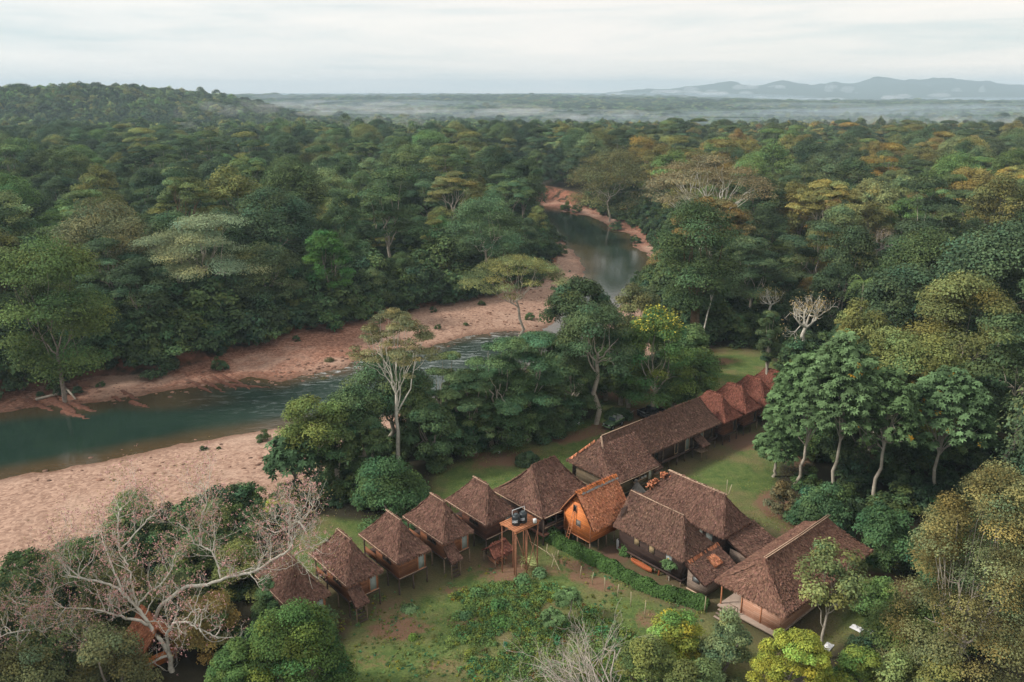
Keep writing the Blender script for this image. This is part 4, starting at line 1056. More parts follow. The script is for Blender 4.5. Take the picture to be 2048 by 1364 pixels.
PCACHE = {}
def post(root, x, y, z0, z1, rad=.08, m=None, name='post'):
    m = m or POST; key = (round(z1 - z0, 2), rad, m.name)
    if key not in PCACHE:
        mb = MB(); q = random.Random(len(PCACHE)); h = z1 - z0
        mb.tube([(0, 0, 0), (q.uniform(-.03, .03), q.uniform(-.03, .03), h * .5), (0, 0, h)], [rad * 1.1, rad, rad * .95], 7); PCACHE[key] = mb.mesh('post', m)
    return obj(name, PCACHE[key], root, (x, y, z0))
def pole_part(root, name, pts, rad, m, sides=6):
    mb = MB(); mb.tube(pts, rad, sides); return mb.build(name, m, root)
def boxes(root, name, m, *bs):
    mb = MB()
    for lo, hi in bs: mb.box(lo, hi)
    return mb.build(name, m, root)
def opening(root, name, side, a0, a1, z0, z1, off, fill, frame_m, mull=0, fr=.07):
    """a framed opening on a wall. side: '-x', '-y', '+x'; a: along the wall; off: the wall's face"""
    def bx_(a, b, za, zb, d0, d1):
        if side == '-x': return (off - d1, a, za), (off - d0, b, zb)
        if side == '+x': return (off + d0, a, za), (off + d1, b, zb)
        if side == '-y': return (a, off - d1, za), (b, off - d0, zb)
        return (a, off + d0, za), (b, off + d1, zb)
    mb = MB(); mb.box(*bx_(a0, a1, z0, z1, -.02, .012)); o = mb.build(name, fill, root)
    f = MB()
    f.box(*bx_(a0 - fr, a0, z0 - fr, z1 + fr, -.01, .06)); f.box(*bx_(a1, a1 + fr, z0 - fr, z1 + fr, -.01, .06))
    f.box(*bx_(a0, a1, z1, z1 + fr, -.01, .06)); f.box(*bx_(a0, a1, z0 - fr, z0, -.01, .075))
    for k in range(mull):
        c = a0 + (a1 - a0) * (k + 1) / (mull + 1); f.box(*bx_(c - .025, c + .025, z0, z1, .013, .05))
    f.build('frame', frame_m, o)
    return o
def building(name, label, cat, uc, vc, group=None):
    x, y = lodge(uc, vc); return thing(name, label, cat, (x, y, gz(x, y)), R(41), group)

def stilt_hut(uc, label, seed, awning, th=TH_BROWN, boards=W_WARM, red=False, vc=-8.25, front=True, hw=2.08):
    r = np.random.default_rng(seed); t = building('thatched_hut', label, 'hut', uc, vc)
    ze, zr, fl = (4.0, 7.15, 1.9) if not red else (3.8, 6.8, 1.5)
    y0, y1 = -3.85, 3.85
    rb = hip_roof(r, -hw, hw, y0, y1, ze, zr, 'y', -1.45, 1.15, sag=.2)
    ro = rb.build('roof', th, t)
    if not red:
        for dx in (-.07, .07): pole_part(ro, 'ridge_pole', [(dx, -1.5, zr + .16), (dx, 1.3, zr + .17)], .04, POST_PALE)
        pole_part(ro, 'eave_pole', [(-hw - .06, y0 + .1, ze + .06), (-hw - .06, 0, ze + .05), (-hw - .06, y1 - .1, ze + .07)], .035, POST_PALE)
    wx = hw - .38
    boxes(t, 'floor', W_DARK, ((-wx - .08, -3.5, fl - .16), (wx + .08, 3.45, fl)))
    boxes(t, 'wall', boards, ((-wx, -3.4, fl), (-wx + .07, 1.0, ze + .25)), ((wx - .07, -3.4, fl), (wx, 1.0, ze + .25)), ((-wx + .07, -3.4, fl), (wx - .07, -3.33, ze + .3)), ((-wx + .07, .93, fl), (wx - .07, 1.0, ze + .5)))
    for x in (-wx + .02, 0, wx - .02):
        for y in (-3.36, -1.2, 1.0, 3.3):
            edge = abs(x) > .1; tall = edge and y > 2
            post(t, x + (.0 if not edge else math.copysign(.06, x)), y - (.08 if y < -3 else 0), -.4, (ze + .1) if tall else fl - .16, .075 + .02 * r.random(), (POST, POST_DARK)[int(r.integers(2))])
    if not red:
        opening(t, 'window', '-x', -1.95, -.45, fl + 1.0, fl + 1.85, -wx, M_DARK, POST_DARK, 1)
        opening(t, 'curtain', '-y', wx - 1.0, wx - .25, fl + .08, fl + 1.95, -3.4, M_CURTAIN, POST_RED, 0, .08)
        boxes(t, 'sill_beam', POST_PALE, ((-wx, -3.5, fl - .07), (wx, -3.42, fl + .02)))
        boxes(t, 'railing', W_WARM, ((-wx - .04, 1.05, fl + .05), (-wx + .02, 3.3, fl + .75)))
    else:
        opening(t, 'door', '-y', wx - 1.0, wx - .3, fl + .06, fl + 1.8, -3.4, M_DARK, POST, 0, .07)
        opening(t, 'window', '-x', -2.3, -1.2, fl + .9, fl + 1.6, -wx, M_DARK, POST, 0)
        boxes(t, 'slats', W_WARM, *[((-wx - .03, -3.42, fl + .12 + .26 * k), (-wx, -2.45, fl + .24 + .26 * k)) for k in range(8)], *[((-wx + .1, -3.44, fl + .12 + .26 * k), (wx - 1.2, -3.41, fl + .24 + .26 * k)) for k in range(8)])
    if awning:
        mb = MB(); thatch_panel(mb, (-wx - .15, -4.95, 2.05), (-wx + 1.35, -4.95, 2.05), (-wx + 1.3, -3.43, 3.25), (-wx - .1, -3.43, 3.25), r, sag=.05, fringe=.16)
        a = mb.build('porch_roof', th, t)
        for x in (-wx, -wx + 1.15): post(a, x, -4.75, -.4, 2.1, .06)
        st = MB()
        for k in range(6): st.box((-wx + .2, -5.0 + k * .25, .2 + k * .28), (-wx + 1.05, -4.78 + k * .25, .25 + k * .28))
        st.build('steps', POST_DARK, t)
    return t
stilt_hut(-21.3, 'lowest hut of the row, half hidden behind pink blossom and a green tree', 31, False)
stilt_hut(-15.4, 'second lowest stilt hut, its porch roof small, a white limb touching its thatch', 32, True)
stilt_hut(-9.55, 'stilt hut with an uncovered plank front and grey curtain, between two huts with porch roofs', 33, False)
stilt_hut(-3.8, 'stilt hut with a small thatched porch roof, next below the hut by the water tower', 34, True)
stilt_hut(2.3, 'stilt hut right behind the water tower platform', 35, False, boards=W_BROWN, hw=2.3)
stilt_hut(46.95, 'red thatched hut touching the end of the dark longhouse', 41, False, TH_RED, W_BROWN, True, -7.9)
stilt_hut(52.3, 'middle red thatched hut behind the longhouse', 42, False, TH_RED, W_BROWN, True, -7.9)
stilt_hut(57.4, 'red thatched hut behind the slender creeper wrapped tree', 43, False, TH_RED, W_BROWN, True, -7.9)
stilt_hut(62.6, 'last red thatched hut, mostly hidden by the cecropia leaves', 44, False, TH_RED, W_BROWN, True, -7.9)

def hall():
    r = np.random.default_rng(50); t = building('thatched_hall', 'large square brown thatched hall between the stilt huts and the longhouse', 'hall', 10.35, -5.9)
    rb = hip_roof(r, -4.45, 4.45, -4.5, 4.5, 3.9, 8.0, 'x', -2.2, 1.7, sag=.3)
    ro = rb.build('roof', TH_BROWN, t)
    pole_part(ro, 'eave_pole', [(-4.3, -4.62, 3.93), (0, -4.6, 3.9), (4.3, -4.62, 3.93)], .045, POST_PALE); pole_part(ro, 'eave_pole', [(-4.57, 4.3, 3.93), (-4.55, 0, 3.9), (-4.57, -4.4, 3.93)], .045, POST_PALE)
    boxes(t, 'wall', W_DARK, ((-3.7, -3.7, 1.3), (-3.6, 3.7, 4.0)), ((3.6, -3.7, 1.3), (3.7, 3.7, 4.0)), ((-3.6, 3.6, 1.3), (3.6, 3.7, 4.0)), ((-3.6, -3.7, 1.3), (3.6, -3.6, 2.3)))
    boxes(t, 'floor', W_BROWN, ((-4.0, -4.1, 1.1), (4.0, 4.0, 1.28)))
    for x in (-3.9, -1.9, .3, 2.3, 3.9):
        for y in (-4.0, 0, 3.9): post(t, x, y, -.3, 4.1 if y < -1 or y > 3 else 1.1, .09, POST_DARK)
    boxes(t, 'railing', POST, ((-3.7, -4.06, 2.1), (3.8, -3.98, 2.18)))
hall()

def longhouse():
    r = np.random.default_rng(51); uc, vc = 31., -7.4; t = building('longhouse', 'long dark thatched building on stilts along the lawn', 'longhouse', uc, vc)
    X = lambda u: u - uc
    Yv = lambda v: -(v - vc)
    rb = hip_roof(r, X(18.5), X(44.2), Yv(-4.3), Yv(-10.5), 3.9, 7.15, 'x', X(21.7), X(42.9), sag=.18)
    ro = rb.build('roof', TH_DARK, t)
    mb = MB(); thatch_panel(mb, (X(18.7), Yv(-2.25), 3.2), (X(27.3), Yv(-2.25), 3.2), (X(27.3), Yv(-6.6), 6.30), (X(20.8), Yv(-6.6), 6.30), r, sag=.05, lift=.12)
    thatch_panel(mb, (X(18.55), Yv(-4.6), 3.75), (X(18.7), Yv(-2.25), 3.2), (X(20.85), Yv(-6.6), 6.3), (X(20.4), Yv(-6.6), 5.9), r, sag=.0, lift=.02, fringe=.15)
    ex = mb.build('kitchen_roof', TH_BROWN, t)
    for d in (0, .16): pole_part(ro, 'roof_pole', [(X(21.55) + d, Yv(-7.3), 7.42), (X(20.6) + d, Yv(-5.9), 5.75)], .05, POST_PALE)
    pole_part(ex, 'eave_pole', [(X(18.8), Yv(-2.1), 3.24), (X(23), Yv(-2.1), 3.2), (X(27.2), Yv(-2.1), 3.24)], .05, POST_PALE)
    pole_part(ro, 'ridge_pole', [(X(21.9), Yv(-7.5), 7.36), (X(30), Yv(-7.5), 7.36)], .05, POST_PALE)
    fr = MB()
    ridge_cap(fr, (X(18.7), Yv(-10.1), 4.1), (X(21.2), Yv(-8.0), 6.7), r, .3); fr.build('ridge_patch', TH_ORANGE, ro)
    # long dark part
    fl = 1.5; yf = Yv(-4.95)
    boxes(t, 'wall', W_DARK, ((X(27), yf, fl), (X(43.6), yf + .08, 4.15)), ((X(43.52), yf + .08, fl), (X(43.6), Yv(-9.9), 4.15)), ((X(19.2), Yv(-9.98), fl), (X(43.52), Yv(-9.9), 4.15)))
    boxes(t, 'floor', W_DARK, ((X(26.7), yf - .25, fl - .2), (X(43.8), Yv(-9.98), fl)))
    for u in np.arange(27.5, 44, 1.8): post(t, X(u), yf - .15, -.4, fl - .2, .08, POST_DARK)
    for u in (31.5, 38.3): post(t, X(u), yf - .2, fl, 4.0, .06, POST)
    opening(t, 'window', '-y', X(34.3), X(34.9), fl + .3, fl + 2.1, yf, M_DARK, POST_PALE, 0, .06)
    opening(t, 'window', '-y', X(42.5), X(43.1), fl + .3, fl + 2.2, yf, M_DARK, POST, 0, .06)
    opening(t, 'window', '-y', X(29.9), X(30.6), fl + .5, fl + 1.7, yf, M_DARK, POST_DARK, 0, .06)
    opening(t, 'curtain', '-y', X(36.7), X(37.5), fl + .06, fl + 2.15, yf, M_CURTAIN, POST_PALE, 0, .06)
    opening(t, 'curtain', '-y', X(40.1), X(40.8), fl + .06, fl + 2.15, yf, M_CURTAIN, POST_PALE, 0, .06)
    for u0, z in ((38.2, 3.1), (27.7, 2.9)):
        m2 = MB(); thatch_panel(m2, (X(u0), yf - 1.9, z - .9), (X(u0 + 1.7), yf - 1.9, z - .9), (X(u0 + 1.7), yf - .05, z + .1), (X(u0), yf - .05, z + .1), r, sag=.03, fringe=.12)
        a = m2.build('porch_roof', TH_DARK, t)
        for xx in (.15, 1.5): post(a, X(u0 + xx), yf - 1.7, -.4, z - .85, .06)
        boxes(t, 'landing', POST, ((X(u0 + .1), yf - 1.75, fl - .25), (X(u0 + 1.6), yf - .3, fl - .15)))
    # kitchen end
    yk = Yv(-2.75); fk = 1.2
    boxes(t, 'kitchen_wall', W_BAMBOO, ((X(19.7), yk, fk), (X(23.0), yk + .08, 3.35)), ((X(25.6), yk, fk), (X(26.9), yk + .08, 3.35)), ((X(23.0), yk, fk), (X(25.6), yk + .08, 2.0)), ((X(23.0), yk, 2.95), (X(25.6), yk + .08, 3.35)),
          ((X(26.82), yk + .08, fk), (X(26.9), Yv(-4.9), 3.35)), ((X(19.6), yk, fk), (X(19.7), Yv(-9.9), 3.35)))
    boxes(t, 'kitchen_dark', M_DARK, ((X(22.9), yk + .3, fk), (X(25.7), yk + .36, 3.2)))
    boxes(t, 'shelf', POST_PALE, ((X(23.0), yk - .15, 2.0), (X(25.6), yk + .2, 2.06)), ((X(24.2), yk - .02, 2.06), (X(24.28), yk + .06, 2.95)), ((X(23.0), yk + .02, 2.5), (X(25.6), yk + .12, 2.54)))
    for u in (23.4, 24.6, 25.2): boxes(t, 'bowl', M_WHITE, ((X(u), yk - .1, 2.07), (X(u + .32), yk + .14, 2.3)))
    opening(t, 'door', '-y', X(26.0), X(26.6), fk + .3, 3.2, yk, M_WHITE, POST, 0, .05)
    boxes(t, 'kitchen_floor', W_BAMBOO, ((X(19.5), yk - .1, fk - .15), (X(27.0), Yv(-9.9), fk)))
    for u in (19.8, 21.3, 22.8, 24.3, 25.8, 26.8): post(t, X(u), yk - .05, -.4, fk - .15, .08, POST)
longhouse()

def barn():
    r = np.random.default_rng(52); t = building('orange_barn', 'bright orange plank barn with a rounded thatch roof on short stilts', 'barn', 11.75, 1.0)
    prof = [(0, 7.1), (.95, 5.92), (1.85, 4.72), (2.7, 3.5)]; x0, x1 = -3.08, 3.35
    mb = MB()
    for i in range(3):
        (ya, za), (yb, zb_) = prof[i], prof[i + 1]; k = dict(sag=0., fringe=.22 if i == 2 else 0, lift=.02 * i)
        thatch_panel(mb, (x0, -yb, zb_), (x1, -yb, zb_), (x1, -ya, za), (x0, -ya, za), r, **k)
        thatch_panel(mb, (x1, yb, zb_), (x0, yb, zb_), (x0, ya, za), (x1, ya, za), r, **k)
    ro = mb.build('roof', TH_ORANGE, t)
    rc = MB(); ridge_cap(rc, (x0 - .1, 0, 7.12), (x1 + .2, 0, 7.12), r, .34); ridge_cap(rc, (x0 - .1, .05, 7.2), (x1 + .2, .05, 7.2), r, .26); rc.build('ridge_cap', plain_ridge, ro)
    tp = MB()
    for k in range(9):
        a = x0 + .5 + k * .68; tp.add([(a, -.20, 7.02), (a + .72, -.22, 7.03), (a + .6, -.42 - .12 * r.random(), 6.9), (a + .06, -.40 - .12 * r.random(), 6.89)], [(0, 3, 2, 1)])
    tp.build('ridge_tarp', M_TARP, ro)
    pole_part(ro, 'verge_pole', [(x0 - .05, y, z + .05) for y, z in [(2.75, 3.5), (1.88, 4.74), (.97, 5.94), (0, 7.12)]], .06, POST_RED)
    fl = 1.6; wx = 2.8; wy = 2.05
    g = MB()
    for x, s in ((-wx, 1), (wx, -1)):
        pts = [(-wy, fl), (wy, fl), (wy, 4.28), (1.7, 4.75), (.9, 5.8), (0, 6.9), (-.9, 5.8), (-1.7, 4.75), (-wy, 4.28)]
        V = [(x, p[0], p[1]) for p in pts] + [(x + .08 * s, p[0], p[1]) for p in pts]; n = len(pts)
        Q = [(0, 1, 2, 8), (8, 2, 3, 7), (7, 3, 4, 6), (6, 4, 5, 5)]; Q2 = [tuple(n + i for i in q[::-1]) for q in Q]
        Q = [q[::-1] for q in Q] if s > 0 else Q; Q2 = [q[::-1] for q in Q2] if s > 0 else Q2
        g.add(V, Q + Q2 + [(i, (i + 1) % n, n + (i + 1) % n, n + i) for i in range(n)])
    g.build('gable_wall', W_ORANGE, t)
    boxes(t, 'side_wall', W_ORANGE, ((-wx + .08, -wy, fl), (wx - .08, -wy + .08, 4.3)), ((-wx + .08, wy - .08, fl), (wx - .08, wy, 4.3)))
    boxes(t, 'corner_post', POST_RED, ((-wx - .05, -wy - .05, fl - .05), (-wx + .07, -wy - .003, 4.1)), ((-wx - .06, wy + .003, fl - .05), (-wx + .06, wy + .06, 4.1)), ((-wx - .05, -wy + .003, fl - .07), (-wx - .003, wy - .003, fl + .06)))
    opening(t, 'window', '-x', .12, .62, 4.55, 5.35, -wx, M_DARK, POST_RED, 0, .07)
    opening(t, 'hatch', '-x', -.55, .15, 2.9, 3.7, -wx, M_TARP, POST_RED, 0, .04)
    opening(t, 'window', '-y', .6, 1.2, 2.6, 3.5, -wy, M_DARK, POST_RED, 0, .05)
    lad = MB()
    for y in (.75, 1.15): lad.tube([(-wx - 1.0, y, -.1), (-wx - .1, y - .55, 4.6)], .045, 6)
    for k in range(11):
        q = .06 + k * .088; lad.tube([(-wx - 1.0 + .9 * q, .73 - .55 * q, -.1 + 4.7 * q), (-wx - 1.0 + .9 * q, 1.17 - .55 * q, -.1 + 4.7 * q)], .03, 5)
    lad.build('ladder', POST_RED, t)
    for x in (-2.7, -1.35, 0, 1.35, 2.7):
        for y in (-1.95, 0, 1.95): post(t, x, y, -.3, fl - .02, .085, POST)
    boxes(t, 'floor', W_BROWN, ((-wx + .09, -wy + .09, fl - .02), (wx - .09, wy - .09, fl + .05)))
plain_ridge = thatch('thatch_ridge', (.55, .17, .055), (.62, .22, .08), (.70, .30, .14))
barn()

def side_house():
    r = np.random.default_rng(53); uc, vc = 13.9, 9.3; t = building('plank_house', 'dark plank house with a brown thatch roof behind the garden hedge', 'house', uc, vc)
    ro = hip_roof(r, -2.6, 2.6, -4.8, 4.9, 3.6, 6.9, 'y', -2.55, 4.9, sag=.16, skip=('y1',)).build('roof', TH_DARK, t)
    pole_part(ro, 'ridge_pole', [(-.05, -2.6, 7.1), (-.05, 1, 7.08), (-.05, 4.8, 7.1)], .05, POST_PALE)
    fl = .85; wx = 2.05
    boxes(t, 'wall', W_DARK, ((-wx, -4.2, fl), (-wx + .08, 4.5, 3.8)), ((wx - .08, -4.2, fl), (wx, 4.5, 3.8)), ((-wx + .08, -4.2, fl), (wx - .08, -4.12, 3.8)), ((-wx + .08, 4.42, fl), (wx - .08, 4.5, 5.6)))
    boxes(t, 'floor', W_DARK, ((-wx - .1, -4.3, fl - .2), (wx + .1, 4.5, fl - .02)))
    for y in (-4.1, -2.4, -.7, 1.0, 2.7, 4.3):
        for x in (-1.95, 1.95): post(t, x, y, -.3, fl - .2, .09, POST)
    opening(t, 'window', '-x', 1.6, 2.3, 2.2, 3.25, -wx, M_CARDBOARD, POST_DARK, 0, .05)
    opening(t, 'window', '-x', -.5, .2, 2.2, 3.2, -wx, M_CARDBOARD, POST_DARK, 0, .05)
    opening(t, 'door', '-x', -2.9, -2.1, 1.1, 3.1, -wx, M_CURTAIN, POST_DARK, 0, .05)
    # lean-to at the near end
    mb = MB(); zf = lambda v: -(v - vc)
    thatch_panel(mb, (-2.4, zf(16.75), 1.95), (3.25, zf(16.75), 1.95), (3.25, zf(14.1), 3.35), (-2.45, zf(14.1), 3.35), r, sag=.05, fringe=.2)
    an = mb.build('annex_roof', TH_BROWN, t)
    pm = MB(); ridge_cap(pm, (-2.4, zf(14.15), 3.42), (3.2, zf(14.15), 3.42), r, .34); pm.build('orange_ridge', TH_ORANGE, an)
    pt = MB(); thatch_panel(pt, (.2, zf(15.9), 2.52), (1.7, zf(15.9), 2.52), (1.6, zf(15.1), 2.95), (.3, zf(15.1), 2.95), r, sag=0, lift=.1, fringe=.1); pt.build('roof_patch', TH_ORANGE, an)
    wy0, wy1 = zf(16.5), zf(14.25)
    g = MB(); V = [(-2.0, wy0, .35), (-2.0, wy1, .35), (-2.0, wy1, 3.1), (-2.0, wy0, 1.85)]; V += [(x + .08, y, z) for x, y, z in V]
    g.add(V, [(3, 2, 1, 0), (4, 5, 6, 7), (0, 1, 5, 4), (1, 2, 6, 5), (2, 3, 7, 6), (3, 0, 4, 7)]); g.box((-1.92, wy0, .35), (2.6, wy0 + .08, 1.85)); g.build('annex_wall', W_GREY, t)
    opening(t, 'annex_window', '-x', wy0 + .75, wy0 + 1.55, 1.5, 2.05, -2.0, M_GREYMETAL, POST_DARK, 0, .04)
    boxes(t, 'annex_sill', POST_PALE, ((-2.1, wy0 - .05, .25), (-1.95, wy1, .345)))
side_house()

def middle_house():
    r = np.random.default_rng(54); uc, vc = 20.95, 8.15; t = building('kitchen_house', 'brown thatched house behind the dark plank house, with pale ridge poles and orange patches', 'house', uc, vc)
    ro = hip_roof(r, -2.75, 2.7, -6.0, 6.0, 3.6, 7.0, 'y', -4.05, 3.7, sag=.16).build('roof', TH_BROWN, t)
    for d in (-.09, .09): pole_part(ro, 'ridge_pole', [(d, -4.2, 7.2), (d, 0, 7.16), (d, 3.9, 7.2)], .05, POST_PALE)
    pole_part(ro, 'antenna_pole', [(.15, -4.0, 6.8), (.15, -4.0, 8.9)], .035, POST_FENCE); pole_part(ro, 'antenna_pole', [(.25, -4.15, 6.9), (1.1, -4.0, 8.0)], .035, POST_FENCE)
    pt = MB()
    for (x, y, z) in ((-.5, 3.95, 6.45), (-1.5, 5.05, 5.0), (-1.1, 4.7, 5.5)):
        n = 60; c = np.array([x, y, z]) + r.normal(size=(n, 3)) * np.array([.28, .2, .16]); tv = .8 + .5 * r.random((n, 1))
        pt.cards(c + np.array([-.1, .12, .22]), np.array([[-.3, .5, .8]]) + .4 * r.normal(size=(n, 3)), .4, .22, np.repeat(tv, 3, 1), r)
    pt.build('thatch_patch', TH_ORANGE, ro)
    fl = .7; wx = 2.1
    boxes(t, 'wall', W_DARK, ((-wx, -5.4, fl), (-wx + .08, 5.2, 3.8)), ((wx - .08, -5.4, fl), (wx, 5.2, 3.8)), ((-wx + .08, -5.4, fl), (wx - .08, -5.32, 3.8)), ((-wx + .08, 5.12, fl), (wx - .08, 5.2, 3.8)))
    boxes(t, 'floor', W_DARK, ((-wx - .2, -5.5, fl - .2), (wx + .1, 5.3, fl - .02)))
    opening(t, 'door', '-x', -4.2, -3.3, 1.2, 3.1, -wx, M_CURTAIN, POST_DARK, 0, .05); opening(t, 'window', '-x', -2.9, -2.4, 1.9, 3.0, -wx, M_CURTAIN, POST_DARK, 0, .05)
    zf = lambda v: -(v - vc); mb = MB()
    thatch_panel(mb, (-2.1, zf(16.9), 2.2), (3.5, zf(16.9), 2.2), (3.5, zf(14.0), 3.25), (-2.0, zf(14.0), 3.25), r, sag=.05)
    mb.build('annex_roof', TH_BROWN, t)
    boxes(t, 'annex_wall', W_GREY, ((-1.7, zf(16.5), .4), (-1.62, zf(14.4), 2.0)), ((-1.62, zf(16.5), .4), (3.0, zf(16.42), 2.3)))
    for x in (-1.8, .5, 3.1): post(t, x, zf(16.62), -.3, 2.3, .07, POST)
    for y in (-5.3, -2.7, 0, 2.6, 5.1):
        for x in (-2.0, 2.0): post(t, x, y, -.3, fl - .2, .09, POST_DARK)
middle_house()

def big_house():
    r = np.random.default_rng(55); uc, vc = 19.85, 21.85; t = building('veranda_house', 'wide brown thatched house with pink boarded front and open veranda', 'house', uc, vc)
    ro = hip_roof(r, -8.6, 8.6, -3.95, 3.95, 3.4, 6.7, 'x', -6.35, 5.6, sag=.2).build('roof', TH_TAN, t)
    for d in (-.12, .1): pole_part(ro, 'ridge_pole', [(-6.4, d, 6.92), (0, d, 6.86), (5.9, d, 7.0)], .05, POST_PALE)
    fl = .9
    boxes(t, 'wall', W_PINK, ((-8.05, -3.2, fl), (-7.97, 1.0, 3.3)), ((-7.97, -3.2, fl), (7.6, -3.12, 3.5)), ((7.6, -3.2, fl), (7.68, 3.2, 3.5)), ((-5.0, 3.12, fl), (7.6, 3.2, 3.5)), ((-7.97, .92, fl), (-5.0, 1.0, 3.5)), ((-5.08, 1.0, fl), (-5.0, 3.12, 3.5)))
    boxes(t, 'deck', W_GREY, ((-8.7, -3.3, fl - .18), (7.7, 3.3, fl)))
    boxes(t, 'front_beam', POST_RED, ((-8.11, -3.2, 3.0), (-8.053, 1.0, 3.15)), ((-8.11, -1.2, fl), (-8.053, -1.1, 3.0)), ((-8.13, .94, fl), (-8.053, 1.04, 3.0)))
    post(t, -8.3, 3.2, -.3, 3.4, .08, POST_RED); post(t, -7.9, 1.1, -.3, fl, .08, POST)
    for x in (-7.9, -4, 0, 4, 7.5):
        for y in (-3.1, 0, 3.1): post(t, x, y, -.3, fl - .18, .09, POST_DARK)
    st = MB()
    for k in range(3): st.box((-9.7 + .32 * k, 1.3, .12 + .25 * k), (-9.42 + .32 * k, 3.0, .18 + .25 * k))
    st.build('steps', W_GREY, t)
    boxes(t, 'railing', POST, ((-8.66, 1.0, fl + .75), (-8.6, 2.0, fl + .82)), ((-8.66, 1.0, fl), (-8.6, 1.07, fl + .75)))
    ca = boxes(t, 'laundry', M_CURTAIN, ((-6.6, 2.2, 2.0), (-6.55, 2.6, 3.0)), ((-6.2, 1.6, 2.0), (-6.15, 1.95, 2.9)))
big_house()

def orange_shed():
    r = np.random.default_rng(56); x, y = lodge(-33.7, -11.7); t = thing('thatched_shed', 'small orange thatched shed under the white limbs of the pink blossom tree', 'shed', (x, y, gz(x, y)), R(41))
    mb = hip_roof(r, -1.75, 1.75, -2.3, 2.3, 1.9, 4.1, 'y', -2.3, 2.3, sag=.05, skip=('y0', 'y1')); ridge_cap(mb, (0, -2.3, 4.2), (0, 2.3, 4.2), r, .4)
    mb.build('roof', TH_ORANGE, t)
    boxes(t, 'wall', W_ORANGE, ((-1.45, -1.9, .3), (-1.38, 1.9, 2.2)), ((1.38, -1.9, .3), (1.45, 1.9, 2.2)), ((-1.38, -1.9, .3), (1.38, -1.83, 1.5)), ((-1.38, 1.83, .3), (1.38, 1.9, 2.2)))
    g = MB(); g.add([(-1.4, 1.86, 2.2), (1.4, 1.86, 2.2), (0, 1.86, 3.9)], [(0, 1, 2, 2)]); g.build('gable_wall', W_ORANGE, t)
    for xx in (-1.4, 1.4):
        for yy in (-1.85, 1.85): post(t, xx, yy, -.3, .32, .08, POST)
    boxes(t, 'bench', W_ORANGE, ((-2.6, -1.2, .5), (-1.8, 1.0, .58)), ((-2.5, -1.1, 0), (-2.4, -1.0, .5)), ((-2.5, .8, 0), (-2.4, .9, .5)))
orange_shed()

